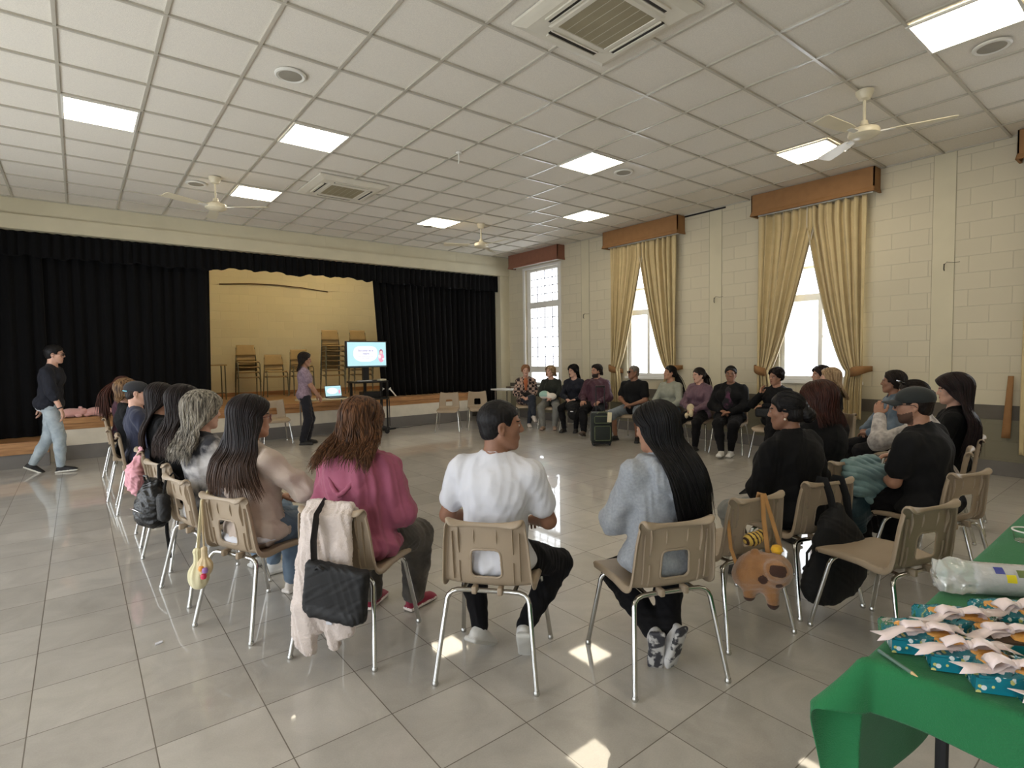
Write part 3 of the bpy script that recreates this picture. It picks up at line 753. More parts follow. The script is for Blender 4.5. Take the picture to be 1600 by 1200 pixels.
# ------------------------------------------------------------------ moulded plastic chair
M_plastic = mat('tan_moulded_plastic', (156, 139, 118), .42, bump=.25, bscale=700, var=.04, vscale=5)
M_leg = mat('chrome_leg', (200, 200, 198), .16, 1, var=.03, vscale=20)
def bake(o):
    dg = bpy.context.evaluated_depsgraph_get(); me = bpy.data.meshes.new_from_object(o.evaluated_get(dg)); o.modifiers.clear(); o.data = me; return o
def cr_curve(pts, n):
    pts = np.array(pts, float); seg = np.r_[0, np.cumsum(np.linalg.norm(np.diff(pts, axis=0), axis=1))]
    t = np.linspace(0, seg[-1], n); out = np.stack([np.interp(t, seg, pts[:, i]) for i in range(pts.shape[1])], 1)
    for _ in range(3): out[1:-1] = .25 * out[:-2] + .5 * out[1:-1] + .25 * out[2:]
    return out
def make_chair():
    root = empty('plastic_chair', (0, 0, 0))
    prof = cr_curve([(.262, .385), (.262, .405), (.250, .428), (.215, .440), (.12, .440), (0, .432), (-.09, .430), (-.135, .436), (-.160, .456), (-.172, .50), (-.180, .57), (-.192, .67), (-.200, .725), (-.206, .752), (-.214, .756), (-.222, .749), (-.224, .730)], 110)
    d = np.gradient(prof, axis=0); d /= np.linalg.norm(d, axis=1)[:, None]
    nrm = np.stack([d[:, 1], -d[:, 0]], 1)            # points up on the seat, forward on the back
    s = np.r_[0, np.cumsum(np.linalg.norm(np.diff(prof, axis=0), axis=1))]; L = s[-1]
    W = np.interp(s, [0, .08, .30, .44, .55, .66, .80, L], [.195, .212, .215, .211, .202, .194, .174, .160])
    def corner(dist, r): dd = np.clip(dist, 0, r); return r - np.sqrt(np.maximum(r * r - (r - dd) ** 2, 0))
    W = W - corner(s - .0, .055) - corner(L - s, .040)
    q = np.linspace(-1, 1, 64); nv = len(q); P = np.zeros((110, nv, 3)); X = np.zeros((110, nv)); Sx = np.zeros((110, nv))
    back = np.clip((s - .40) / .10, 0, 1); seatz = np.clip(1 - abs(s - .30) / .2, 0, 1)
    for i in range(110):
        w = W[i]; aq = np.abs(q); flat = np.minimum(aq / .86, 1); tail = np.clip((aq - .86) / .14, 0, 1)
        x = np.sign(q) * (flat * (w - .012) + .012 * np.sin(tail * math.pi / 2))
        depth = (.026 if 0.06 < s[i] < L - .05 else .008)
        h = (.020 * seatz[i] + .016 * back[i]) * flat ** 3 - depth * (1 - np.cos(tail * math.pi / 2)) - .006 * np.cos(np.clip(x / .2, -1, 1) * 1.5) * back[i]
        P[i, :, 0] = x; P[i, :, 1] = prof[i, 0] + nrm[i, 0] * h; P[i, :, 2] = prof[i, 1] + nrm[i, 1] * h
        X[i] = x; Sx[i] = P[i, :, 2]
    isb = (np.arange(110)[:, None] > 60) & np.ones((110, nv), bool)
    hc, hh, hw, hr = .552, .066, .070, .024
    def hs(x, z):
        qx = np.abs(x) - (hw - .05 * (z - hc) - hr); qz = np.abs(z - hc) - (hh - hr)
        return np.hypot(np.maximum(qx, 0), np.maximum(qz, 0)) + np.minimum(np.maximum(qx, qz), 0) - hr
    D = np.where(isb, hs(X, Sx), 1)
    e = 1e-4
    gx = (hs(X + e, Sx) - hs(X - e, Sx)) / (2 * e); gz = (hs(X, Sx + e) - hs(X, Sx - e)) / (2 * e)
    snap = isb & (np.abs(D) < .0042)
    P[..., 0] -= np.where(snap, D * gx, 0); dz = np.where(snap, D * gz, 0); P[..., 2] -= dz; P[..., 1] += dz * .2
    F = []
    for i in range(109):
        for j in range(nv - 1):
            if isb[i, j]:
                if max(D[i, j] * (not snap[i, j]), D[i + 1, j] * (not snap[i + 1, j]), D[i, j + 1] * (not snap[i, j + 1]), D[i + 1, j + 1] * (not snap[i + 1, j + 1])) <= 0 and \
                   (D[i, j] + D[i + 1, j] + D[i, j + 1] + D[i + 1, j + 1]) < 0.0: continue
            F.append((i * nv + j, (i + 1) * nv + j, (i + 1) * nv + j + 1, i * nv + j + 1))
    b = MB(); b.raw(P.reshape(-1, 3), F, M_plastic)
    sh = b.build('seat_shell', None, root, smooth='all', solid=.006); bake(sh); sh.data.shade_smooth()
    # moulded ribs and rim round the opening on the rear of the back
    b = MB()
    def by(z): return float(np.interp(z, prof[62:96, 1], prof[62:96, 0]))
    for x, z0, z1 in ((-.125, .60, .725), (-.052, .632, .728), (.052, .632, .728), (.125, .60, .725), (-.125, .455, .56), (.125, .455, .56), (-.155, .47, .70), (.155, .47, .70)):
        zs = np.linspace(z0, z1, 8); pts = []
        for t, z in zip(np.linspace(0, 1, 8), zs):
            y = by(z); hgt = .003 + .009 * math.sin(math.pi * min(1, (1 - t) * 1.0 + .08)) if z0 > .5 else .006
            pts.append([(x - .0035, y - .001, z), (x - .0012, y - hgt - .004, z), (x + .0012, y - hgt - .004, z), (x + .0035, y - .001, z)])
        b.grid(pts)
    a = np.linspace(0, 2 * np.pi, 49)[:-1]; ring = []
    for t in a:
        dx, dz_ = math.cos(t), math.sin(t); r_ = .02
        for _ in range(60):
            if hs(dx * r_, hc + dz_ * r_) > 0: break
            r_ += .002
        ring.append((dx * r_, by(hc + dz_ * r_) - .006, hc + dz_ * r_))
    b.tube(ring, .0055, 6, closed=True)
    for x in (-.06, .06): b.rbox(x - .012, x + .012, -.185, -.135, .405, .44, .006)
    b.build('moulded_rib', M_plastic, root, smooth=True)
    # four chrome legs, each with its foot glide
    for sx in (-1, 1):
        for back_ in (1, 0):
            if back_: pts = [(0, -.150, .412), (.10, -.150, .412), (.145, -.151, .410), (.170, -.154, .402), (.186, -.160, .388), (.193, -.167, .37), (.232, -.245, .02)]
            else: pts = [(0, .150, .412), (.11, .150, .412), (.155, .151, .410), (.180, .154, .402), (.194, .160, .388), (.200, .167, .37), (.236, .247, .02)]
            pts = [(p[0] * sx, p[1], p[2]) for p in pts]
            m_ = MB(); m_.tube(pts, .0115, 10); lg = m_.build('leg', M_leg, root, smooth=True)
            m_ = MB(); T = Matrix.Translation((pts[-1][0], pts[-1][1], 0))
            m_.lathe([(.001, 0), (.013, 0), (.0155, .006), (.014, .014), (.012, .022), (.0005, .024)], 14, T=T); m_.build('foot_glide', M_leg, lg, smooth=True)
    m_ = MB(); m_.tube([(.12, -.15, .41), (.12, .15, .41)], .010, 8); m_.tube([(-.12, -.15, .41), (-.12, .15, .41)], .010, 8); m_.build('under_seat_brace', M_leg, root, smooth=True)
    return root
CHAIR0 = make_chair(); _chair_used = [False]
def place_chair(x, y, hdg, label, group):
    """hdg in degrees, clockwise from +Y (towards the stage)"""
    o = CHAIR0 if not _chair_used[0] else copy_tree(CHAIR0)
    _chair_used[0] = True
    o.location = (x, y, 0); o.rotation_euler = (0, 0, -math.radians(hdg)); tag(o, label, 'chair', group); return o
G_CH = 'tan plastic chairs with chrome legs'
SEATS = {}
def seat_from_rear(p, q):
    m = (np.array(p) + np.array(q)) / 2; v = np.array(q) - np.array(p); f = np.array([-v[1], v[0]]); f /= np.linalg.norm(f); 
    return m, f
CH = dict(
 A=(1.545, 2.11, 49), B=(2.12, 1.61, 23), C=(2.74, 1.60, 14), D=(3.37, 1.50, 20), E=(3.20, .98, 18),
 PK=(1.10, 2.74, 53), L1=(.77, 3.36, 65), L2=(.655, 4.03, 78), L3=(.62, 4.76, 74), L4=(.575, 5.44, 90), L5=(.49, 6.70, 92), L6=(.44, 7.42, 92), L7=(.46, 8.95, 96),
 F1=(4.08, 1.66, 18), F2=(4.20, 1.05, 18), F3=(5.00, 1.25, -10), F4=(5.75, 1.33, -10), G1=(6.70, 2.05, -45), G2=(6.90, 2.74, -55), G3=(7.50, 3.10, -62),
 P9=(7.60, 3.72, -92), P8=(7.60, 4.38, -105), P7=(7.62, 4.92, -95), P6=(7.60, 5.46, -100), P5=(7.62, 6.20, -105), P4=(7.60, 7.08, -112), P3=(7.68, 7.74, -120), P2=(7.60, 8.34, -130), P1=(7.50, 9.02, -140),
 S1=(2.70, 10.20, 185), S2=(5.80, 9.42, 218), S3=(6.40, 9.22, 208))
CHL = dict(
 A='tan plastic chair under the man in the white T-shirt', B='tan plastic chair under the woman in the light grey hoodie', C='tan plastic chair carrying the brown plush bag on its back',
 D='tan plastic chair with black bag straps over its back, under the woman with the bun', E='empty tan plastic chair nearest the green table', PK='tan plastic chair draped with the white fleece jacket and black tote',
 L1='tan plastic chair with the cream pouches hanging from its back corner', L2='tan plastic chair under the grey haired woman in tie-dye', L3='tan plastic chair with the shiny black backpack hanging on its back',
 L4='tan plastic chair with the pink bag knotted to its back', L5='tan plastic chair under the man in the dark cap, just beyond the pink bag chair', L6='tan plastic chair under the woman with the highlighted bob in the left row',
 L7='tan plastic chair under the woman with the ponytail, furthest in the left row', F1='tan plastic chair with the teal puffer jacket over its back', F2='tan plastic chair under the man in the black cap',
 F3='tan plastic chair behind the man in the black cap, partly hidden', F4='tan plastic chair under the woman with very long dark red hair', G1='tan plastic chair under the woman in the denim jacket', G2='tan plastic chair under the blonde woman by the window',
 G3='tan plastic chair behind the blonde woman by the window', P9='tan plastic chair under the woman resting her cheek on her hand', P8='tan plastic chair under the woman in the black track jacket', P7='tan plastic chair under the woman in the mauve jacket',
 P6='tan plastic chair under the woman in the grey long sleeved top', P5='tan plastic chair under the man in sunglasses', P4='tan plastic chair under the bearded man in burgundy', P3='tan plastic chair under the woman in all black with long black hair',
 P2='tan plastic chair under the woman holding the cushion', P1='tan plastic chair under the woman in the checked jacket by the barred window', S1='empty pale plastic chair in front of the stage beside the presenter',
 S2='left of the two empty chairs in front of the stage curtain', S3='right of the two empty chairs in front of the stage curtain')
for kx, (x, y, h) in CH.items(): place_chair(x, y, h, CHL[kx], G_CH)
# ------------------------------------------------------------------ people
def rotz(a):  # clockwise-positive heading turn
    c, s = math.cos(a), math.sin(a); return np.array([[c, s, 0], [-s, c, 0], [0, 0, 1.0]])
def rotx(a):
    c, s = math.cos(a), math.sin(a); return np.array([[1.0, 0, 0], [0, c, -s], [0, s, c]])
def roty(a):
    c, s = math.cos(a), math.sin(a); return np.array([[c, 0, s], [0, 1.0, 0], [-s, 0, c]])
def nz(v): v = np.asarray(v, float); return v / max(np.linalg.norm(v), 1e-9)
def ik(a, c, l1, l2, hint):
    a = np.asarray(a, float); c = np.asarray(c, float); d = c - a; L = np.linalg.norm(d)
    if L > (l1 + l2) * .995: c = a + d / L * (l1 + l2) * .995; d = c - a; L = np.linalg.norm(d)
    u = d / L; x = (l1 * l1 - l2 * l2 + L * L) / (2 * L); h = math.sqrt(max(l1 * l1 - x * x, 0))
    hv = np.asarray(hint, float); hv = hv - (hv @ u) * u
    return a + u * x + nz(hv) * h, c

SKINS = dict(light=(198, 156, 136), mid=(168, 126, 104), tan=(136, 98, 78), dark=(118, 80, 62))
def skin_mat(k):
    m = mat('skin_' + k, SKINS[k], .5, bump=.15, bscale=400, var=.05, vscale=30, spec=.4)
    m.node_tree.nodes['Principled BSDF'].inputs['Subsurface Weight'].default_value = .03
    m.node_tree.nodes['Principled BSDF'].inputs['Subsurface Radius'].default_value = (.012, .005, .003)
    return m
M_lip = mat('lips', (138, 88, 78), .45, var=.05)
M_eyew = mat('eye_white', (176, 168, 160), .25, var=.01)
M_iris = mat('eye_dark', (34, 22, 16), .15, var=.05)
def hair_mat(name, c, c2, rough=.42, grad=None):
    m, nt, b = nodemat(name) if name not in MATS else (MATS[name], None, None)
    if nt is None: return m
    tc = N(nt, 'ShaderNodeTexCoord'); mp = N(nt, 'ShaderNodeMapping'); mp.inputs['Scale'].default_value = (60, 60, 5)
    nt.links.new(tc.outputs['Object'], mp.inputs['Vector'])
    n = N(nt, 'ShaderNodeTexNoise'); n.inputs['Scale'].default_value = 1.4; n.inputs['Detail'].default_value = 4; nt.links.new(mp.outputs['Vector'], n.inputs['Vector'])
    rp = N(nt, 'ShaderNodeValToRGB'); rp.color_ramp.elements[0].position = .35; rp.color_ramp.elements[1].position = .68
    rp.color_ramp.elements[0].color = (*srgb(c), 1); rp.color_ramp.elements[1].color = (*srgb(c2), 1)
    nt.links.new(n.outputs['Fac'], rp.inputs['Fac']); col = rp.outputs['Color']
    if grad:   # dyed tips: lighter towards the ends of the hair (height in metres)
        sp = N(nt, 'ShaderNodeSeparateXYZ'); nt.links.new(tc.outputs['Object'], sp.inputs[0])
        f = mth(nt, 'MULTIPLY', mth(nt, 'SUBTRACT', grad[0], sp.outputs[2]), 1 / grad[1], clamp=True)
        f = mth(nt, 'MULTIPLY', f, n.outputs['Fac'], clamp=True)
        col = mixc(nt, f, col, srgb(grad[2]))
    nt.links.new(col, b.inputs['Base Color']); b.inputs['Roughness'].default_value = rough; b.inputs['Specular IOR Level'].default_value = .22
    bp = N(nt, 'ShaderNodeBump'); bp.inputs['Strength'].default_value = .35; bp.inputs['Distance'].default_value = .003
    nt.links.new(n.outputs['Fac'], bp.inputs['Height']); nt.links.new(bp.outputs['Normal'], b.inputs['Normal'])
    return m

def head_prims(S, C, R, s, sex):
    """C head centre, R rows = right, forward, up axes; s size"""
    g = lambda *p: C + s * (np.array(p) @ R)
    E = lambda c, r, k=.02, sub=False: S.ell(g(*c), np.array(r) * s, R, k, sub)
    RCn = lambda a, b, ra, rb, k=.012: S.rc(g(*a), g(*b), ra * s, rb * s, k)
    w = 1.0 if sex == 'm' else .95
    E((0, -.014, .034), (.076 * w, .098, .086)); E((0, .028, -.028), (.062 * w, .062, .084)); E((0, .036, -.068), (.048 * w, .050, .042))
    RCn((-.014, .068, -.098), (.014, .068, -.098), .017, .017, .02)
    for q in (-1, 1):
        E((q * .040, .056, -.016), (.021, .020, .020), .02)
        RCn((q * .055 * w, .0, -.045), (q * .028 * w, .055, -.090), .018, .018, .02)
        RCn((q * .012, .088, .024), (q * .042, .076, .026), .0085, .007, .012)
        E((q * .030, .094, .006), (.016, .012, .012), .012, True)
        # ear
        E((q * .077 * w, -.010, -.006), (.009, .019, .031), .006); E((q * .083 * w, -.005, -.004), (.006, .010, .017), .004, True)
        E((q * .078 * w, -.004, -.033), (.006, .009, .010), .006)
    nb = .0 if sex == 'm' else -.003
    RCn((0, .086, .020), (0, .106 + nb, -.020), .0075, .0115, .010)
    for q in (-1, 1): E((q * .012, .096, -.025), (.0085, .011, .008), .008)
    RCn((-.016, .086, -.053), (.016, .086, -.053), .0058, .0058, .008); RCn((-.013, .086, -.062), (.013, .086, -.062), .0064, .0064, .008)
    E((0, .099, -.0575), (.024, .006, .0018), .003, True)
    for q in (-1, 1): S.ell(g(q * .030, .077, .005), np.array([.0125] * 3) * s, R, .003)
    return g

def hand_prims(S, w, d, nrm, s, side, curl=.5, thumb=1):
    """w wrist, d finger direction, nrm palm-facing normal, side -1 left / +1 right"""
    d = nz(d); nrm = nz(np.asarray(nrm) - (np.asarray(nrm) @ d) * d); c = np.cross(d, nrm) * 1.0
    pc = w + d * .048 * s
    R = np.stack([c, d, nrm]); S.ell(pc, np.array([.040, .054, .017]) * s, R, .01)
    for i, (o, L, r) in enumerate(((-.028, .072, .0083), (-.010, .082, .0087), (.009, .078, .0085), (.027, .062, .0075))):
        o2 = o * (1 if side > 0 else -1) * -1
        p = w + d * (.085 if i in (1, 2) else .078) * s + c * o2 * s; a = 0.25 * curl; pts = [p - d * .012 * s]; v = d.copy(); rs = [r * s]
        pts.append(p); rs.append(r * s)
        for seg, fr in enumerate((.42, .32, .26)):
            a += curl * (.55, .75, .5)[seg]; v = d * math.cos(a) + nrm * math.sin(a) + c * o2 * .6 * (1 - curl)
            p = p + nz(v) * L * fr * s; pts.append(p); rs.append(r * s * (1 - .08 * (seg + 1)))
        S.chain(pts, rs, .004)
    tc = c * side
    t0 = w + d * .018 * s + tc * .022 * s; t1 = t0 + nz(tc * .75 + d * .7 + nrm * .35) * .042 * s; t2 = t1 + nz(tc * .25 + d * 1.0 + nrm * .4) * .032 * s; t3 = t2 + nz(d * 1.0 + nrm * .5) * .024 * s
    S.chain([t0, t1, t2, t3], [.0135 * s, .0110 * s, .0098 * s, .0085 * s], .008)

def ell_pt(C, R, s, d, off):
    rad = np.array([.076, .098, .086]) * s + off
    return C + s * (np.array([0, -.014, .034]) @ R) + (d * rad) @ R

def strands_mesh(name, paths, radii, m, parent, seg=5):
    """paths (n, t, 3), radii (n, t) -> one mesh of tapered tubes, built in numpy"""
    P = np.asarray(paths); n, t, _ = P.shape
    T = np.gradient(P, axis=1); T /= np.maximum(np.linalg.norm(T, axis=2), 1e-9)[..., None]
    ref = np.array([.31, .22, .1]); ref = ref / np.linalg.norm(ref)
    A = np.cross(T, ref); A /= np.maximum(np.linalg.norm(A, axis=2), 1e-6)[..., None]; B = np.cross(T, A)
    ang = np.arange(seg) * 2 * np.pi / seg
    V = P[:, :, None, :] + radii[:, :, None, None] * (A[:, :, None, :] * np.cos(ang)[:, None] + B[:, :, None, :] * np.sin(ang)[:, None])
    idx = np.arange(n * t * seg).reshape(n, t, seg)
    F = np.stack([idx[:, :-1, :], np.roll(idx[:, :-1, :], -1, 2), np.roll(idx[:, 1:, :], -1, 2), idx[:, 1:, :]], -1).reshape(-1, 4)
    return V.reshape(-1, 3), F

def hair_long(C, R, s, N_, cfg, seed, tor):
    """sheet of hair from the parting over the skull, falling down the back; returns V,F list"""
    rr = np.random.default_rng(seed)
    L = cfg.get('len', .45); wf = cfg.get('flare', 1.15); puff = cfg.get('puff', .016); curl = cfg.get('curl', 0.0); amax = math.radians(cfg.get('wrap', 118))
    drift = np.array(cfg.get('drift', (0, 0, 0)), float); backy = tor['backy']; rag = cfg.get('rag', .06); ns = int(cfg.get('n', 330) * 1.15); hang = cfg.get('front', 0.0)
    def path(phi, l, off, sd, nt=26):
        m = math.radians(58) * np.clip((abs(phi) - math.radians(55)) / math.radians(65), 0, 1) * (1 if True else 0)
        d0 = nz(np.array([.04 * np.sign(phi) + cfg.get('part', 0), math.sin(m) + .02, math.cos(m)])); d1 = nz(np.array([math.sin(phi), -math.cos(phi), -.15]))
        om = math.acos(np.clip(d0 @ d1, -1, 1)); pts = []
        nh = 10
        for i in range(nh):
            t = i / (nh - 1); d = (math.sin((1 - t) * om) * d0 + math.sin(t * om) * d1) / math.sin(om)
            pts.append(ell_pt(C, R, s, d, off + .006 * math.sin(math.pi * t)))
        p = pts[-1]; v = nz(pts[-1] - pts[-2])
        z0 = p[2]; cx, cy = C[0], C[1]
        xo = p[0] - cx; yo = p[1] - cy
        for i in range(1, nt - nh + 1):
            t = i / (nt - nh); z = z0 - l * t
            e = min(1, t * 2.0); below = np.clip((N_[2] + .14 - z) / .10, 0, 1)
            x = cx + xo * (1 + (wf - 1) * t) + drift[0] * t ** 1.3
            y = cy + yo * (1 - .15 * e) + drift[1] * t
            ax = abs(x - N_[0]); lim = backy(z) - off * .5 - .006 + max(0, ax - .12) * .8   # keep outside the back
            if abs(phi) < math.radians(88) or not hang: y = y * (1 - below) + (lim - .012 * math.log(math.exp((lim - y) / .012) + 1) if y > lim - .1 else y) * below
            else: y = y * (1 - below) + max(y, N_[1] + tor['front'](z) + off * .5) * below
            pts.append(np.array([x, y, z]))
        P = np.array(pts)
        if curl:
            tt = np.linspace(0, 1, nt); am = curl * np.clip((tt - .15) * 1.6, 0, 1)
            P[:, 0] += am * np.sin(tt * l * 60 + sd); P[:, 1] += am * .8 * np.cos(tt * l * 52 + sd * 1.7)
        return P
    # under sheet
    nphi, nt = 72, 26; sheet = []
    clump = np.cumsum(rr.uniform(.5, 1.5, nphi)); 
    for i in range(nphi):
        phi = -amax + 2 * amax * i / (nphi - 1)
        l = L * (1 - rag * (0.5 + .5 * math.sin(clump[i] * 1.9))) * (cfg.get('sidelen', 1.0) if abs(phi) > math.radians(85) else 1)
        sheet.append(path(phi, l * cfg.get('sheet', .90), puff + .004 * math.sin(clump[i] * 2.3), clump[i] if not curl else i * .35, nt))
    sheet = np.array(sheet)
    inner = sheet.copy(); cen = np.array([N_[0], N_[1], 0])
    outd = sheet - np.array([C[0], C[1] + .0, 0]); outd[..., 2] = 0; outd /= np.maximum(np.linalg.norm(outd, axis=2), 1e-6)[..., None]
    inner = sheet - outd * (.010 + .012 * np.linspace(0, 1, nt)[None, :, None])
    idx = np.arange(nphi * nt).reshape(nphi, nt); off = nphi * nt
    q = lambda a: np.stack([a[:-1, :-1], a[1:, :-1], a[1:, 1:], a[:-1, 1:]], -1).reshape(-1, 4)
    F1 = q(idx); F2 = q(idx + off)[:, ::-1]
    def stitch(a): return np.stack([a[:-1], a[1:], a[1:] + off, a[:-1] + off], -1)
    F = np.concatenate([F1, F2, stitch(idx[0]), stitch(idx[-1])[:, ::-1], stitch(idx[:, -1])])
    Vs = [np.concatenate([sheet.reshape(-1, 3), inner.reshape(-1, 3)])]; Fs = [F]
    # strands over the sheet
    paths = []; rads = []
    for i in range(ns):
        phi = rr.uniform(-amax, amax); l = L * rr.uniform(1 - rag * 2.2, 1.0) * (cfg.get('sidelen', 1.0) if abs(phi) > math.radians(85) else 1)
        p = path(phi, l, puff + rr.uniform(.000, .007), rr.uniform(0, 6.28) if not curl else (phi * 9 + rr.uniform(-.5, .5)), nt)
        j = rr.normal(size=3) * .008; p = p + j * np.linspace(0, 1, nt)[:, None] ** 2
        paths.append(p); base = rr.uniform(.0022, .0048) * cfg.get('thick', 1)
        rads.append(base * np.interp(np.linspace(0, 1, nt), [0, .1, .75, 1], [.5, 1, .9, .15]))
    V, F = strands_mesh('', paths, np.array(rads), None, None); Vs.append(V); Fs.append(F)
    return Vs, Fs

def join_vf(Vs, Fs):
    o = 0; F = []
    for V, f in zip(Vs, Fs): F.append(f + o); o += len(V)
    return np.concatenate(Vs), np.concatenate(F)

def cap_hair(C, R, s, off, mode, vox, seed, bump=.0025):
    """close fitting hair: skull shell minus the face, ears and neck"""
    S = SDF(.015); g = lambda *p: C + s * (np.array(p) @ R)
    S.ell(g(0, -.014, .034), np.array([.076 + off, .098 + off, .086 + off]) * s, R, .01)
    if mode != 'short': S.ell(g(0, -.05, -.03), np.array([.066 + off, .062 + off, .062]) * s, R, .03)
    else: S.ell(g(0, -.045, -.028), np.array([.062, .058, .056]) * s, R, .02)
    fy = .055 if mode == 'short' else .060
    # face cut
    S.ell(g(0, .125, .004), np.array([.073, .070, .088]) * s, R, .010, True)
    S.box(g(0, .10, -.075), np.array([.12, .092, .075]) * s, R, .01, .012, True)
    S.ell(g(0, .0, -.105), np.array([.12, .12, .045]) * s, R, .01, True)
    S.box(g(0, .128, -.045), np.array([.12, .085, .095]) * s, R @ np.eye(3), .03, .012, True)
    for q in (-1, 1): S.ell(g(q * .085, .002, -.012), np.array([.020, .024, .036]) * s, R, .008, True)
    V, F = S.mesh(vox)
    if len(V): V = wrinkle(V, F, bump, .025, seed, True, (1, 1, .45))
    return V, F

PEOPLE = []
def person(x, y, h, label, cat='person', z=0, s=.95, g=1.0, sex='f', lean=8, side=0, twist=0, head=(0, 0), hroll=0, arms='lap', legs='flat', top=None, sleeve='long', th=.014, bottom=None, flare=.0, shorts=False,
           shoe=((40, 38, 38), (225, 222, 216)), hair=None, skin='mid', vox=.007, hood=None, stand=False, seed=1, glasses=None, cap=None, beard=None, belly=0., bust=None, wr=.004, topmat=None, open_jacket=None, headfwd=.0, cuff=None, neck_open=.062, collar=None, hem=.0, capoff=0, shoetype='trainer', watch=None, tail=0, headz=0):
    root = empty('person', (x, y, z), -math.radians(h), label, cat)
    R0 = np.eye(3)
    Pz = (.962 * s) if stand else .44 + .10
    P = A3(0, -.168 + .122 * g + th if not stand else 0, Pz)
    la, sd_ = math.radians(lean), math.radians(side)
    up = nz([math.sin(sd_), -math.sin(la), math.cos(la) * math.cos(sd_)])
    Nk = P + up * .51 * s
    tw = math.radians(twist); rt = A3(math.cos(tw), -math.sin(tw), 0)
    rt = nz(rt - (rt @ up) * up); fw = np.cross(up, rt)
    sw = (.185 if sex == 'm' else .163) * s * (1 + .5 * (g - 1))
    bust = (sex == 'f') if bust is None else bust
    sh = {q: Nk + rt * q * sw - up * .082 * s for q in (-1, 1)}
    # head
    hy, hp = math.radians(head[0]), math.radians(head[1])
    hf = A3(math.sin(tw + hy), math.cos(tw + hy), 0)
    hr = A3(math.cos(tw + hy), -math.sin(tw + hy), 0); hu = A3(0, 0, 1.0)
    hf2 = hf * math.cos(hp) + hu * math.sin(hp); hu2 = np.cross(hr, hf2)
    rl = math.radians(hroll); hr3 = hr * math.cos(rl) - hu2 * math.sin(rl); hu3 = hu2 * math.cos(rl) + hr * math.sin(rl)
    HR = np.stack([hr3, hf2, hu3]); hs = 1.0 if sex == 'm' else .965
    C = Nk + nz(up * .8 + A3(0, 0, 1)) * .155 * s + hf * .022 + A3(0, headfwd, headz)
    hs *= (.5 + .5 * s / .95) if s < .95 else 1
    # ---- limbs
    UA, FA, TH_, SH_ = .285 * s, .250 * s, .425 * s, .405 * s
    AR = {'lap': {1: ((.085, .235, .625), (-.55, .8, -.15), (.6, -.3, -.7)), -1: ((-.085, .235, .625), (.55, .8, -.15), (-.6, -.3, -.7))},
          'clasp': {1: ((.075, .225, .640), (-.85, .45, -.2), (.8, -.4, -.5)), -1: ((-.075, .245, .625), (.85, .45, -.1), (-.8, -.4, -.5))},
          'thighs': {1: ((.15, .25, .63), (-.1, 1, -.25), (.6, -.5, -.5)), -1: ((-.15, .25, .63), (.1, 1, -.25), (-.6, -.5, -.5))},
          'folded': {1: ((-.09, .17, .80), (-1, .0, .1), (.8, .1, -.6)), -1: ((.10, .20, .775), (1, -.05, .1), (-.8, .1, -.6))},
          'front': {1: ((.06, .25, .80), (-.6, .7, .1), (.9, -.2, -.5)), -1: ((-.06, .27, .78), (.6, .7, 0), (-.9, -.2, -.5))},
          'chin': {1: ((.06, .10, .90), (-.1, .2, 1), (.7, .5, -.6)), -1: ((.07, .19, .74), (1, .1, .1), (-.8, .1, -.6))},
          'down': {1: ((.24, .02, .80 * s), (0, .1, -1), (.3, -1, 0)), -1: ((-.24, .02, .80 * s), (0, .1, -1), (-.3, -1, 0))}}
    arm = dict(AR[arms]) if isinstance(arms, str) else dict(arms)
    J = {}
    for q in (-1, 1):
        t = arm[q]; w = np.array(t[0], float)
        if not stand: w = w * np.array([s / .95, 1, 1]) + A3(0, .0, 0)
        el, w = ik(sh[q], w, UA, FA, t[2]); J[q] = (sh[q], el, w, np.array(t[1], float), t[3] if len(t) > 3 else None)
    LG = {'flat': {1: ((.115, .335, .085), (.1, 1, 0), 0), -1: ((-.115, .335, .085), (-.1, 1, 0), 0)},
          'wide': {1: ((.20, .33, .085), (.3, 1, 0), 0), -1: ((-.20, .33, .085), (-.3, 1, 0), 0)},
          'back': {1: ((.13, .06, .150), (-.05, .6, -.8), 0), -1: ((-.10, .08, .125), (.35, .85, -.5), 0)},
          'fwd': {1: ((.12, .50, .085), (.15, 1, .1), 0), -1: ((-.12, .48, .085), (-.15, 1, .1), 0)},
          'crossed': {1: ((-.16, .52, .27), (-.3, .9, -.35), 1), -1: ((-.06, .33, .085), (-.1, 1, 0), 0)},
          'crossedL': {-1: ((.16, .52, .27), (.3, .9, -.35), 1), 1: ((.06, .33, .085), (.1, 1, 0), 0)},
          'ankles': {1: ((-.05, .46, .09), (-.2, 1, 0), 0), -1: ((.05, .40, .09), (.2, 1, 0), 0)},
          'stand': {1: ((.09, 0, .085), (.2, 1, 0), 0), -1: ((-.09, 0.0, .085), (-.2, 1, 0), 0)}}
    leg = dict(LG[legs]) if isinstance(legs, str) else dict(legs)
    K = {}
    hipw = .088 * s * (1 + .4 * (g - 1))
    for q in (-1, 1):
        a, fd, cr = leg[q]; hip = P + A3(q * hipw, .02, -.01 if not stand else -.05)
        hint = A3(q * .18, .35, 1.0) if not stand else A3(0, 1, .1)
        if cr: hint = A3(-q * .45, .3, 1.0)
        kn, a2 = ik(hip, a, TH_, SH_, hint); K[q] = (hip, kn, a2, nz(fd))
    # ---- skin body (one continuous surface)
    S = SDF(.022); gg = g
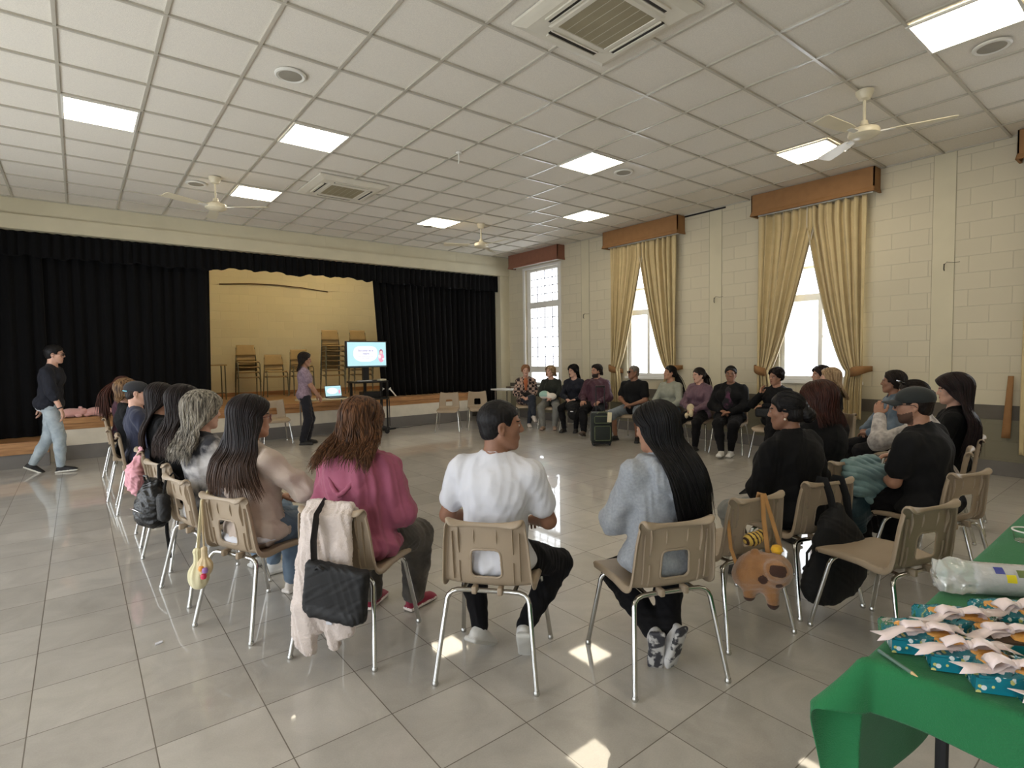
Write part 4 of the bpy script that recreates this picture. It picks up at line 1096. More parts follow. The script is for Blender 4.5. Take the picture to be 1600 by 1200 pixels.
    def torso(S, t, k=.03):
        rows = np.stack([rt, fw, up])
        S.ell(P + up * .0, np.array([.158 * gg + t, .118 * gg + t, .11 + t]) * 1.0 * (s / .95), rows, k)
        S.ell(P + up * .15 * s + fw * (.008 + belly * .6), np.array([.132 * gg + t + belly * .4, (.098 * gg + belly) + t, .15 + t]), rows, k)
        S.ell(P + up * .335 * s + fw * .002, np.array([.150 * (1 + .8 * (gg - 1)) * (1.06 if sex == 'm' else .96) + t, .106 * gg + t, .155 + t]), rows, k)
        S.rc(sh[-1] - up * .012 + rt * .03, sh[1] - up * .012 - rt * .03, .050 + t * .8, .050 + t * .8, k)
        for q in (-1, 1):
            S.rc(Nk - up * .012 - fw * .012, sh[q] - up * .0, .050 + t * .5, .043 + t * .7, k)
            if bust: S.ell(P + up * .31 * s + rt * q * .068 * gg + fw * .082 * gg, np.array([.060 * gg + t, .055 + t, .062 + t]), rows, k)
            else: S.ell(P + up * .36 * s + rt * q * .07 + fw * .065, np.array([.07 + t, .04 + t, .06 + t]), rows, k)
    covered = top is not None or topmat is not None
    torso(S, -.008 if covered else 0)
    ka = .88 if sleeve == 'long' else 1.0; kl = .85 if (bottom is not None) else 1.0
    S.rc(Nk - up * .03, C - .06 * hs * hu3 - .022 * hf2, .060 if sex == 'm' else .050, .055 if sex == 'm' else .047, .03)
    for q in (-1, 1):
        a, e, w, hd, hn = J[q]
        S.rc(a, e, .045 * gg ** .6 * ka, .038 * gg ** .5 * ka, .03); S.rc(e, w, .037 * gg ** .5 * ka, .0255, .015)
        inn = hn if hn is not None else nz(A3(0, -.15, -1.0) if not (stand and arms == 'down') else A3(-q, 0, 0))
        hand_prims(S, w, hd, inn, s / .95 * (1.04 if sex == 'm' else .95), q, .55 if arms != 'down' else .35)
        hip, kn, an, fd = K[q]
        kk = 1.0 if shorts else kl; S.rc(hip, kn, .078 * gg ** .7 * kl, .052 * gg ** .4 * kk, .03); mid = kn * .6 + an * .4 - fd * .012
        S.rc(kn, mid, .050 * gg ** .4 * kk, .050 * gg ** .5 * kk, .02); S.rc(mid, an, .049 * gg ** .5 * kk, .033, .02)
    gl = head_prims(S, C, HR, hs, sex)
    V, F = S.mesh(vox)
    fc = V[F].mean(1); loc = ((fc - C) / hs) @ HR.T
    mi = np.zeros(len(F), int)
    mi[(np.abs(loc[:, 0]) < .021) & (loc[:, 2] > -.068 + .25 * np.abs(loc[:, 0])) & (loc[:, 2] < -.0495) & (loc[:, 1] > .083)] = 1
    for q in (-1, 1):
        ec = np.array([q * .030, .077, .005]); dd = np.linalg.norm(loc - ec, axis=1)
        eye = (dd < .0142) & (np.abs(loc[:, 2] - .005) < .0065) & (loc[:, 1] > .080); mi[eye] = 2
        mi[eye & (np.abs(loc[:, 0] - q * .030) < .006)] = 3
        bx = np.abs(loc[:, 0] * q - .030)
        mi[(bx < .019) & (np.abs(loc[:, 2] - (.0275 - .12 * np.maximum(0, bx - .006))) < .0032) & (loc[:, 1] > .065)] = 4
    hmat = hair['mat'] if hair else mat('dark_hair_short', (30, 24, 22), .5, var=.1)
    if beard:
        mi[(loc[:, 1] > .005) & (loc[:, 2] < -.052 + .30 * (.06 - loc[:, 1]).clip(0, 1)) & (loc[:, 2] > -.125) & (mi == 0) & ~((np.abs(loc[:, 0]) < .02) & (loc[:, 2] > -.045)) & (loc[:, 1] + .45 * loc[:, 2] > -.045)] = 5
    bm_ = beard if beard else M_lip
    np_mesh('body', V, F, [skin_mat(skin), M_lip, M_eyew, M_iris, hmat, bm_], root, mi)
    # ---- top
    if top is not None or topmat is not None:
        tm = topmat or top
        S = SDF(.025); t = th
        torso(S, t, .035)
        if True:
            S.ell(P - up * (.02 + hem) + fw * (.02 if not stand else .0), np.array([(.168 if not stand else .150) * gg + t, (.128 if not stand else .112) * gg + t + .5 * belly, .085]), np.stack([rt, fw, up]), .04)
        for q in (-1, 1):
            a, e, w, hd, hn = J[q]
            k0 = .050 * gg ** .6 + t * .6
            if sleeve == 'long':
                S.rc(a, e, k0, .047 * gg ** .5 + t * .9, .03); e2 = w - nz(w - e) * .012
                S.rc(e, e2, .045 * gg ** .5 + t * .9, .032 + t * .6, .02)
                S.ell(e, np.array([.052, .052, .052]) + t * .8, None, .03)
            elif sleeve == 'short':
                m_ = a + (e - a) * .62; S.rc(a, m_, k0 + .002, .054 * gg ** .5 + t * .8, .03)
            elif sleeve == 'elbow':
                m_ = e + (w - e) * .25; S.rc(a, e, k0 + .004, .052 * gg ** .5 + t, .03); S.rc(e, m_, .050 + t, .050 + t * .8, .02)
        if hood:
            u0 = Nk - up * .0
            arc = [u0 + rt * .075 * math.cos(a_) * 1.25 + fw * (-.075 * math.sin(a_) - .01) - up * (.01 + .012 * math.sin(a_)) for a_ in np.linspace(-.35, math.pi + .35, 9)]
            S.chain(arc, [.030] * 9, .02)
            S.ell(Nk - up * .085 - fw * .115, np.array([.115, .045, .085]) * hood, np.stack([rt, fw, up]), .03)
            S.rc(Nk - up * .03 - fw * .10 - rt * .09, Nk - up * .15 - fw * .135, .030, .026, .02); S.rc(Nk - up * .03 - fw * .10 + rt * .09, Nk - up * .15 - fw * .135, .030, .026, .02)
        if collar:
            arc = [Nk + rt * .066 * math.cos(a_) + fw * (-.066 * math.sin(a_)) + up * (.012 + .012 * math.sin(a_)) for a_ in np.linspace(-.6, math.pi + .6, 9)]
            S.chain(arc, [.016 * collar] * 9, .012)
        # neck opening
        no = neck_open
        S.p.append((Nk - .15, Nk + .25, (lambda P_, c0=Nk + up * .035 + fw * .018, no=no, rows=np.stack([rt, fw, up]): np.sqrt(((((P_ - c0) @ rows.T) / np.array([1, 1.05, 1.25])) ** 2).sum(-1)) - no), .008, -1))
        V, F = S.mesh(vox); V = wrinkle(V, F, wr * 1.7, .19, seed, True, (1, 1, .55)); V = wrinkle(V, F, wr * .25, .06, seed + 50, False)
        np_mesh('shirt' if not hood else 'hoodie', V, F, tm, root)
        if hood:      # folded rim of the hood, lying in a V on the back
            S2 = SDF(.01); hw_ = .105 * hood
            pts = [Nk + rt * hw_ * x_ - up * (.045 + (.135 * hood) * (1 - abs(x_) ** 1.4)) - fw * (.088 + .052 * (1 - x_ * x_)) * hood for x_ in np.linspace(-1, 1, 11)]
            S2.chain(pts, [.011] * 11, .01); V, F = S2.mesh(min(vox, .005)); np_mesh('hood_rim', V, F, tm, root)
    # ---- trousers
    if bottom is not None:
        S = SDF(.02)
        S.ell(P - up * .005, np.array([.160 * gg + .012, .120 * gg + .012, .112]) * (s / .95), np.stack([rt, fw, up]), .03)
        for q in (-1, 1):
            hip, kn, an, fd = K[q]
            S.rc(hip, kn, .090 * gg ** .7, .069 * gg ** .5 + flare * .3, .035)
            if shorts: S.rc(kn, kn + (an - kn) * .12, .068 * gg ** .5, .07 * gg ** .5, .02)
            else:
                mid = kn * .55 + an * .45; e2 = an + nz(kn - an) * .01
                S.rc(kn, mid, .067 * gg ** .5 + flare * .4, .062 * gg ** .5 + flare * .7, .03); S.rc(mid, e2, .060 * gg ** .5 + flare * .7, .046 + flare, .02)
        V, F = S.mesh(vox); V = wrinkle(V, F, .0045, .11, seed + 7, True)
        np_mesh('shorts' if shorts else 'trousers', V, F, bottom, root)
    # ---- shoes
    if shoe:
        um = mat('shoe_%d_%d_%d' % shoe[0], shoe[0], .6, bump=.3, bscale=300, var=.06); sm = mat('sole_%d_%d_%d' % shoe[1], shoe[1], .6, bump=.3, bscale=120, var=.05) if len(shoe) < 3 else mat('patterned_sole', shoe[1], .6, bump=.3, bscale=120, rgb2=shoe[2], vscale=16, vlo=.47, vhi=.53)
        for q in (-1, 1):
            hip, kn, an, fd = K[q]; r_ = nz(np.cross(fd, A3(0, 0, 1))); u_ = np.cross(r_, fd)
            S = SDF(.012); rows = np.stack([r_, fd, u_]); G = lambda a_, b_, c_: an + r_ * a_ * s + fd * b_ * s + u_ * c_ * s
            S.ell(G(0, -.015, -.045), np.array([.036, .046, .040]) * s, rows); S.rc(G(0, .0, -.02), G(0, .0, -.05), .040 * s, .040 * s)
            S.rc(G(0, .02, -.040), G(q * .008, .14, -.062), .040 * s, .030 * s, n=r_, fl=.95)
            S.ell(G(q * .006, .135, -.064), np.array([.043, .055, .024]) * s, rows)
            S.box(G(q * .004, .060, -.075), np.array([.042, .128, .014]) * s, rows, .012)
            V, F = S.mesh(min(vox, .007)); fc = V[F].mean(1); zz = (fc - an) @ u_ / s
            np_mesh('shoe', V, F, [um, sm], root, (zz < -.066).astype(int))
    # ---- hair
    def tor_back(z_):
        dz = Nk[2] - z_; ax_y = (P + up * max(0, (z_ - P[2])) / max(up[2], .1))[1]
        base = .106 * gg + th
        if hood: dep = np.interp(dz, [-.12, -.05, .0, .05, .12, .18, .26], [.03, .085, .135 * hood, .165 * hood, .172 * hood, .16 * hood, base * 1.06 + .006])
        else: dep = np.interp(dz, [-.10, -.03, .03, .09, .16], [.03, .055, .085, base * .97, base * 1.06 + .006])
        return ax_y - dep
    tor = dict(backy=tor_back, front=lambda z_: .115 * gg + .03)
    if hair:
        hm = hair['mat']; st = hair.get('style', 'long'); Vs = []; Fs = []
        V, F = cap_hair(C, HR, hs, hair.get('off', .010 if st != 'short' else .006), st if st == 'short' else 'full', min(vox, .006), seed)
        if len(V): Vs.append(V); Fs.append(F)
        if st in ('long', 'bob'):
            a, b_ = hair_long(C, HR, hs, Nk, hair, seed, tor); Vs += a; Fs += b_
        if st in ('bun', 'pony'):
            gp = C + hs * (np.array(hair.get('at', (0, -.115, .0))) @ HR)
            S = SDF(.02); br = hair.get('r', .042)
            S.ell(gp, np.array([br * 1.1, br * .95, br]), HR); S.rc(C + hs * (np.array([0, -.08, .03]) @ HR), gp, .05, br * .7)
            V, F = S.mesh(min(vox, .006)); V = wrinkle(V, F, .004, .035, seed + 3); Vs.append(V); Fs.append(F)
            # fine strands swept back over the skull to the knot
            rr = np.random.default_rng(seed); paths = []; rads = []
            for i in range(170):
                ph = rr.uniform(-math.pi, math.pi); d0 = nz([math.sin(ph) * .9, .42 + .35 * math.cos(ph) - .35 * (abs(ph) > 2), math.cos(ph) * .8 + .1]); gd = nz((gp - C) @ HR.T / np.array([.076, .098, .086])); om = math.acos(np.clip(d0 @ gd, -1, 1)) + 1e-3
                tt = np.linspace(.08, 1, 12); pts = [ell_pt(C, HR, hs, (math.sin((1 - t_) * om) * d0 + math.sin(t_ * om) * gd) / math.sin(om), hair.get('off', .010) + .002 * rr.uniform()) for t_ in tt]
                paths.append(pts); rads.append(np.full(12, .0022))
            V, F = strands_mesh('', paths, np.array(rads), None, None); Vs.append(V); Fs.append(F)
        if st == 'pony':
            L = hair.get('len', .45); rr = np.random.default_rng(seed + 1); paths = []; rads = []
            dx, dy = hair.get('dir', (0, -.12))
            for i in range(150):
                o = rr.normal(size=3) * .014; tt = np.linspace(0, 1, 18); l = L * rr.uniform(.8, 1)
                p = gp + o * .6 + np.stack([dx * np.sin(tt * 1.5) + o[0] * tt * 2.0, dy * np.sin(np.minimum(tt * 3, 1.57)) + o[1] * tt * 2, .02 * np.sin(tt * 3) - l * tt ** 1.1], 1)
                lim = np.array([tor_back(z_) - .015 for z_ in p[:, 2]]); bl = np.clip((Nk[2] - p[:, 2]) / .08, 0, 1)
                p[:, 1] = p[:, 1] * (1 - bl) + np.minimum(p[:, 1], lim + o[1]) * bl
                paths.append(p); rads.append(.0055 * np.interp(tt, [0, .1, .7, 1], [.5, 1, .9, .1]))
            V, F = strands_mesh('', paths, np.array(rads), None, None); Vs.append(V); Fs.append(F)
        if st == 'buzz': pass
        V, F = join_vf(Vs, Fs); np_mesh('hair', V, F, hm, root)
    G = lambda *p: C + hs * (np.array(p) @ HR)
    if beard:
        pass
    if glasses:
        b = MB(); gm = mat('glasses_frame_%d_%d_%d' % glasses['c'], glasses['c'], .3, var=.05)
        for q in (-1, 1):
            ring = [G(q * (.032 + .024 * math.cos(a_)), .103 - .012 * abs(math.cos(a_)) * (math.cos(a_) > 0), .003 + .019 * math.sin(a_)) for a_ in np.linspace(0, 2 * math.pi, 17)[:-1]]
            b.tube(ring, .0022 if not glasses.get('dark') else .003, 6, gm, closed=True)
            b.tube([G(q * .056, .092, .010), G(q * .077, .06, .010), G(q * .083, -.005, .006), G(q * .083, -.022, -.010)], .0022, 6, gm)
            if glasses.get('dark'):
                c_ = G(q * .032, .101, .003); n_ = 16; vv = [c_] + [G(q * (.032 + .023 * math.cos(a_)), .101, .003 + .018 * math.sin(a_)) for a_ in np.linspace(0, 2 * math.pi, n_ + 1)[:-1]]
                b.raw(vv, [(0, 1 + i, 1 + (i + 1) % n_) for i in range(n_)], mat('dark_lens', (18, 16, 18), .08, var=.02))
        b.tube([G(-.009, .106, .006), G(0, .108, .009), G(.009, .106, .006)], .0022, 6, gm)
        b.build('glasses', None, root, smooth=True)
    if cap:
        cm = cap['mat']; S = SDF(.01)
        S.ell(G(0, -.012, .045), np.array([.088, .112, .080]) * hs, HR)
        S.box(G(0, 0, -.065), np.array([.15, .16, .085]) * hs, HR, .01, .004, True)
        V, F = S.mesh(min(vox, .006)); np_mesh('cap', V, F, cm, root)
        b = MB(); rows = []
        for a_ in np.linspace(-1, 1, 13):
            ang = a_ * 1.05; 
            rows.append([G(.084 * math.sin(ang) * (1 - .06 * t), .075 * math.cos(ang) + .014 + .085 * t * math.cos(ang * .9), .030 + .012 * (1 - abs(a_) ** 2) * 1.0 - .016 * a_ * a_ - .012 * t) for t in np.linspace(0, 1, 6)])
        b.grid(rows); b.build('cap_brim', cm, root, smooth='all', solid=.004)
        if cap.get('strap'):
            b = MB(); b.tube([G(.087 * math.sin(a_), -.012 - .112 * math.cos(a_), .022 - .004) for a_ in np.linspace(-.9, .9, 12)], .005, 6); b.build('cap_strap', cap['strap'], root, smooth=True)
    return root, dict(C=C, HR=HR, hs=hs, Nk=Nk, P=P, up=up, rt=rt, fw=fw, J=J, K=K, G=G, sh=sh)
# ------------------------------------------------------------------ the cast
HB = lambda st, m, **k: dict(style=st, mat=m, **k)
h_black = hair_mat('hair_black', (9, 8, 9), (22, 19, 20), .5)
h_dark = hair_mat('hair_dark_brown', (17, 12, 11), (38, 28, 24), .5)
h_tips = hair_mat('hair_dark_with_brown_tips', (17, 13, 14), (38, 30, 30), .48, grad=(1.02, .26, (112, 84, 66)))
h_tips2 = hair_mat('hair_dark_brown_fading', (19, 14, 14), (38, 29, 27), .5, grad=(1.02, .32, (84, 62, 50)))
h_auburn = hair_mat('hair_auburn_curly', (44, 27, 17), (112, 76, 50), .5)
h_grey = hair_mat('hair_grey_wavy', (62, 58, 52), (168, 160, 146), .45)
h_red = hair_mat('hair_red_brown', (38, 18, 13), (70, 37, 28))
h_wine = hair_mat('hair_dark_wine', (16, 9, 10), (36, 19, 22))
h_blond = hair_mat('hair_ash_blond', (122, 96, 70), (186, 160, 126))
h_hilite = hair_mat('hair_bob_highlights', (50, 32, 22), (150, 118, 84))
h_ash = hair_mat('hair_short_grey', (70, 64, 60), (124, 118, 110))
h_rblond = hair_mat('hair_reddish_blond', (120, 78, 52), (170, 130, 96))
h_dred = hair_mat('hair_dark_red_brown', (44, 22, 16), (82, 46, 34))
fab = lambda n, c, **k: mat(n, c, k.pop('rough', .85), bump=k.pop('bump', .3), bscale=k.pop('bscale', 420), var=k.pop('var', .06), vscale=k.pop('vscale', 12), sheen=k.pop('sheen', .1), **k)
t_white = fab('white_cotton', (204, 204, 210), var=.02)
t_greyh = fab('grey_marl_fleece', (146, 150, 156), var=.10, vscale=90)
t_pink = fab('dusty_pink_fleece', (150, 80, 102))
t_cream = fab('cream_knit', (184, 168, 156), bscale=250, bump=.5)
t_black = fab('black_knit', (11, 11, 13), sheen=.02, spec=.25); t_black2 = fab('black_cotton', (15, 15, 17), sheen=.02, spec=.25); t_blackx = fab('charcoal_cotton', (22, 22, 24), sheen=.03, spec=.25)
t_navy = fab('navy_knit', (15, 18, 30), sheen=.03, bump=.5, bscale=250); t_navy2 = fab('slate_blue_cotton', (38, 42, 62))
t_burg = fab('burgundy_jersey', (60, 24, 42)); t_burg2 = fab('burgundy_shell', (62, 26, 42), rough=.6)
t_mauve = fab('mauve_shell', (94, 68, 80), rough=.6); t_mauve2 = fab('mauve_print', (122, 104, 116), rgb2=(150, 130, 146), vscale=30)
t_greyl = fab('sage_grey_jersey', (138, 140, 128)); t_green = fab('dark_green_black_knit', (30, 34, 28))
t_denim = fab('washed_denim', (66, 80, 94), rgb2=(98, 112, 126), vscale=9, bscale=600)
t_tie = fab('tie_dye_cotton', (44, 44, 50), rgb2=(190, 186, 184), vscale=7, vlo=.42, vhi=.60)
t_pattern = fab('grey_patterned_viscose', (140, 134, 132), rgb2=(196, 190, 186), vscale=26)
t_purplep = fab('black_purple_print', (20, 18, 24), rgb2=(84, 44, 70), vscale=14, vlo=.5, vhi=.66)
b_jean = fab('blue_jeans', (74, 90, 108), rgb2=(104, 120, 136), vscale=7, bscale=600); b_light = fab('light_jeans', (138, 150, 158), rgb2=(170, 180, 186), vscale=7, bscale=600)
b_black = fab('black_trousers', (14, 13, 16), sheen=.02, spec=.25); b_wash = fab('washed_black_jeans', (50, 46, 42), rgb2=(84, 78, 70), vscale=8, bscale=600)
b_grey = fab('grey_trousers', (118, 118, 114)); b_navy = fab('navy_trousers', (18, 19, 30)); b_short = fab('grey_shorts', (110, 118, 126)); b_dj = fab('dark_jeans', (34, 40, 52))
# checked jacket
m_chk, nt_, bs_ = nodemat('checked_wool'); tc_ = N(nt_, 'ShaderNodeTexCoord'); ck_ = N(nt_, 'ShaderNodeTexChecker'); ck_.inputs['Scale'].default_value = 16
nt_.links.new(tc_.outputs['Object'], ck_.inputs['Vector']); ck_.inputs['Color1'].default_value = (*srgb((40, 30, 34)), 1); ck_.inputs['Color2'].default_value = (*srgb((176, 150, 136)), 1)
nt_.links.new(ck_.outputs['Color'], bs_.inputs['Base Color']); bs_.inputs['Roughness'].default_value = .9
WS = ((212, 210, 206), (196, 194, 188)); BK = ((28, 27, 28), (40, 38, 38)); BKW = ((26, 26, 28), (214, 210, 200)); RD = ((128, 22, 50), (226, 214, 206)); BR = ((92, 78, 66), (70, 60, 52)); GW = ((190, 188, 186), (58, 58, 64), (190, 188, 186))

def at(key, **k):
    x, y, h = CH[key]; return person(x, y, h, **k)
pp = {}
pp['A'] = at('A', label='man in a white T-shirt seen from behind, head turned right', s=.925, g=1.10, sex='m', lean=-1, side=2, twist=6, head=(62, -2), headz=.0, arms='thighs', legs='back', top=t_white, sleeve='short', th=.018, wr=.0045,
   bottom=b_black, shoe=WS, hair=HB('short', h_black, off=.007), skin='tan', vox=.0055, seed=3, neck_open=.070)
pp['B'] = at('B', label='woman in a light grey hoodie with very long black hair, seen from behind', s=.89, g=.98, lean=-4, side=4, twist=-8, head=(-22, -10), arms='lap', top=t_greyh, th=.022, wr=.006, hood=.95,
   legs={1: ((-.015, -.03, .175), (.15, .35, -.95), 0), -1: ((.045, -.06, .19), (-.1, .3, -.95), 0)}, bottom=b_black, flare=.012, shoe=GW, hair=HB('long', h_black, len=.56, puff=.016, flare=.95, drift=(.125, .0, 0), rag=.16, n=460, wrap=112, thick=.8, sheet=.78), skin='mid', vox=.0055, seed=4)
pp['PK'] = at('PK', label='woman in a dusty pink hoodie with wavy auburn hair, seen from behind', s=.90, g=1.34, lean=-4, side=1, twist=4, head=(6, -10), arms='lap', top=t_pink, th=.028, wr=.009, hood=1.2,
   legs={1: ((.135, .40, .085), (.35, 1, 0), 0), -1: ((-.12, .36, .085), (0, 1, 0), 0)}, bottom=b_wash, flare=.022, shoe=RD, hair=HB('long', h_auburn, len=.235, puff=.030, flare=1.5, curl=.011, rag=.20, n=620, wrap=120, thick=.75, sheet=.8), skin='light', vox=.0055, seed=5)
pp['L1'] = at('L1', label='woman in a cream sweater with glasses and very long straight dark hair', s=.925, g=1.12, lean=3, twist=8, head=(16, 0), arms={1: ((.17, .30, .70), (-.3, .9, .1), (.9, -.3, -.5)), -1: ((-.10, .24, .64), (.5, .8, -.1), (-.7, -.3, -.6))}, top=t_cream, th=.024, wr=.007,
   legs={1: ((.11, .36, .085), (.2, 1, 0), 0), -1: ((-.11, .33, .085), (0, 1, 0), 0)}, bottom=b_jean, flare=.01, shoe=((206, 196, 186), (220, 212, 204)), hair=HB('long', h_tips, len=.45, puff=.020, flare=2.15, rag=.10, n=560, wrap=114, sheet=.84), skin='mid', vox=.0055, seed=6, glasses=dict(c=(96, 22, 34)))
pp['L2'] = at('L2', label='woman with long wavy grey hair in a grey tie-dye top, seen from behind', s=.925, g=1.10, lean=4, twist=2, head=(-6, -4), arms='lap', topmat=t_tie, th=.020, bottom=b_jean, shoe=WS, hair=HB('long', h_grey, len=.33, puff=.026, flare=1.45, curl=.012, rag=.14, n=620, wrap=118, thick=.7, sheet=.85), skin='light', vox=.006, seed=7)
pp['L3'] = at('L3', label='woman with long dark brown hair just beyond the grey haired woman', s=.945, g=1.05, lean=0, head=(6, -6), arms='lap', top=t_black2, bottom=b_black, shoe=BK, hair=HB('long', h_tips2, len=.42, puff=.022, flare=1.5, curl=.004, n=320), skin='mid', vox=.007, seed=8)
pp['L4'] = at('L4', label='woman with very long dark hair sitting on the chair with the pink bag', s=.95, g=1.0, lean=2, head=(0, -4), arms='lap', top=t_black, bottom=b_dj, shoe=WS, hair=HB('long', h_tips2, len=.46, puff=.016, flare=1.25, n=300), skin='mid', vox=.007, seed=9)
pp['L5'] = at('L5', label='person in a dark cap with light blue rear strap and slate blue top', s=.945, g=1.08, sex='m', lean=3, head=(8, -6), arms='thighs', top=t_navy2, bottom=b_dj, shoe=WS, hair=HB('short', h_dark), skin='light', vox=.007, seed=10,
   cap=dict(mat=fab('dark_cap_cotton', (34, 35, 40)), strap=mat('light_blue_strap', (120, 196, 214), .5, var=.02)))
pp['L6'] = at('L6', label='woman with a highlighted brown bob and a black top, in the far left row', s=.93, g=1.08, lean=2, head=(4, -6), arms='lap', top=t_black, bottom=b_dj, shoe=BK, hair=HB('long', h_hilite, len=.13, puff=.026, flare=1.12, rag=.05, n=300), skin='light', vox=.007, seed=11)
pp['L7'] = at('L7', label='woman in burgundy with a long reddish brown ponytail, last in the left row', s=.95, g=1.0, lean=-2, head=(6, -2), arms='lap', top=t_burg, bottom=b_dj, shoe=BK, hair=HB('pony', h_dred, at=(0, -.105, .035), r=.028, len=.52, dir=(-.02, -.12)), skin='light', vox=.007, seed=12)
pp['C'] = None
pp['D'] = at('D', label='woman in a black sweater with dark hair in a bun and pearl earring', s=.885, g=1.30, lean=-3, side=-3, twist=-10, head=(-26, -6), arms='lap', top=t_black, th=.026, wr=.006, bottom=b_grey, shoe=BK, legs='flat', hair=HB('bun', h_black, at=(0, -.125, -.035), r=.046), skin='tan', vox=.0055, seed=13)
pp['F1'] = at('F1', label='woman in black with straight red brown hair and a claw clip', s=.905, g=1.2, lean=0, side=-1, head=(-14, -6), arms='lap', top=t_black2, th=.022, bottom=b_black, shoe=BK, hair=HB('long', h_red, len=.19, puff=.026, flare=1.15, rag=.06, n=360), skin='light', vox=.006, seed=14)
pp['F2'] = at('F2', label='bearded man in a black T-shirt, black baseball cap and glasses, face in profile', s=.90, g=1.26, sex='m', lean=-6, side=-6, twist=-12, head=(-20, -4), arms='lap', top=t_blackx, sleeve='short', th=.022, bottom=b_black, shoe=BK, hair=HB('short', h_dark), skin='mid', vox=.0055, seed=15, beard=mat('short_beard', (84, 60, 48), .8, var=.1),
   cap=dict(mat=fab('black_cap_cotton', (34, 38, 38))), glasses=dict(c=(40, 30, 30)), neck_open=.072)
pp['F3'] = at('F3', label='woman in a grey patterned blouse, sunglasses on her hair, behind the man in black cap', s=.93, g=1.0, lean=-14, side=-8, head=(-16, -6), topmat=t_pattern, th=.022, bottom=b_black, shoe=WS,
   arms={1: ((.10, .26, .66), (-.5, .8, -.2), (.7, -.3, -.6)), -1: ((-.10, .33, .98), (.3, .1, 1), (-.6, .2, -.8))}, hair=HB('bun', h_dark, at=(0, -.12, .0), r=.036), skin='mid', vox=.007, seed=16)
pp['F4'] = at('F4', label='woman in black with very long dark wine coloured hair down to the chair', s=.90, g=1.12, lean=2, side=-3, head=(-10, -2), arms='lap', top=t_black, bottom=b_black, shoe=BK, hair=HB('long', h_wine, len=.56, puff=.040, flare=2.1, rag=.09, n=520, wrap=116, sheet=.88), skin='light', vox=.007, seed=17)
pp['G1'] = at('G1', label='woman in a washed denim jacket with long dark hair', s=.91, g=1.02, lean=2, twist=14, head=(18, 2), arms='clasp', topmat=t_denim, th=.022, collar=1.2, bottom=b_black, shoe=BK, hair=HB('long', h_dark, len=.40, puff=.014, flare=1.1, n=260, wrap=104), skin='tan', vox=.007, seed=18)
pp['G2'] = at('G2', label='blonde woman in dark clothes in profile below the large window', s=.93, g=1.0, lean=0, twist=12, head=(26, 0), arms='lap', top=t_blackx, bottom=b_black, shoe=BK, hair=HB('long', h_blond, len=.26, puff=.018, flare=1.25, n=260, wrap=106), skin='light', vox=.007, seed=19)
pp['G3'] = at('G3', label='dark haired woman mostly hidden behind the blonde woman by the window', s=.95, g=1.0, lean=2, head=(20, 0), arms='lap', top=t_black, bottom=b_black, shoe=BK, hair=HB('long', h_wine, len=.2, n=160), skin='mid', vox=.009, seed=20)
pp['P9'] = at('P9', label='short haired woman in black resting her cheek on her hand, legs crossed', s=.91, g=1.05, lean=6, head=(24, -10), hroll=-8, arms={1: ((.13, .15, .90), (.0, -.3, 1), (.6, .6, -.8), (-1, 0, 0)), -1: ((.06, .20, .745), (1, .1, -.1), (-.8, .1, -.6))}, legs='crossed', top=t_black2, bottom=b_black, shoe=BR,
   hair=HB('long', h_dark, len=.05, puff=.012, flare=.92, n=180), skin='mid', vox=.007, seed=21)
pp['P8'] = at('P8', label='woman in an open black jacket and dark floral top facing the camera', s=.945, g=1.28, lean=4, head=(-8, -2), arms='clasp', topmat=t_black2, th=.024, legs={1: ((-.02, .52, .10), (-.1, 1, .1), 0), -1: ((-.10, .34, .085), (0, 1, 0), 0)}, bottom=b_black, shoe=WS, hair=HB('bun', h_black, at=(0, -.11, .02), r=.03), skin='tan', vox=.0065, seed=22)
pp['P7'] = at('P7', label='woman in a mauve jacket with tied brown hair holding a cream plush', s=.90, g=1.1, lean=2, twist=6, head=(24, -8), arms='clasp', top=t_mauve, th=.024, wr=.007, collar=1.1, bottom=b_black, shoe=BK, hair=HB('pony', h_dark, at=(0, -.12, -.01), r=.034, len=.22, dir=(.0, -.05)), skin='light', vox=.007, seed=23)
pp['P6'] = at('P6', label='woman in a sage grey long sleeved top and jeans with long black ponytail', s=.945, g=1.06, lean=4, twist=8, head=(30, 4), arms='clasp', top=t_greyl, th=.012, bottom=b_jean, shoe=WS, hair=HB('pony', h_black, at=(0, -.11, -.01), r=.036, len=.42, dir=(-.06, -.06)), skin='mid', vox=.007, seed=24)
pp['P5'] = at('P5', label='man with cropped grey hair and dark sunglasses in a black T-shirt and grey shorts', s=.945, g=1.30, sex='m', lean=4, twist=10, head=(28, 2), arms='clasp', top=t_black2, sleeve='short', th=.020, bottom=b_short, shorts=True, legs='wide', shoe=BK, hair=HB('short', h_ash, off=.003), skin='tan', vox=.0065, seed=25, glasses=dict(c=(20, 16, 16), dark=True))
pp['P4'] = at('P4', label='bearded man in a burgundy jacket and black trousers with legs stretched out', s=.965, g=1.25, sex='m', lean=8, twist=6, head=(24, 0), arms='thighs', top=t_burg2, th=.026, wr=.007, collar=1.2, legs={1: ((.02, .58, .12), (-.1, 1, .35), 0), -1: ((-.12, .40, .085), (-.1, 1, 0), 0)}, bottom=b_black, flare=.01, shoe=BR,
   hair=HB('long', h_dark, len=.10, puff=.010, flare=1.0, n=200, wrap=100), skin='mid', vox=.0065, seed=26, beard=mat('dark_beard', (36, 27, 25), .8, var=.1))
pp['P3'] = at('P3', label='woman dressed all in black with long black hair and fringe, leaning forward', s=.945, g=1.0, lean=-4, twist=4, head=(30, -8), arms='lap', top=t_navy, bottom=b_black, shoe=BK, hair=HB('long', h_black, len=.34, puff=.018, flare=1.15, n=240), skin='light', vox=.007, seed=27)
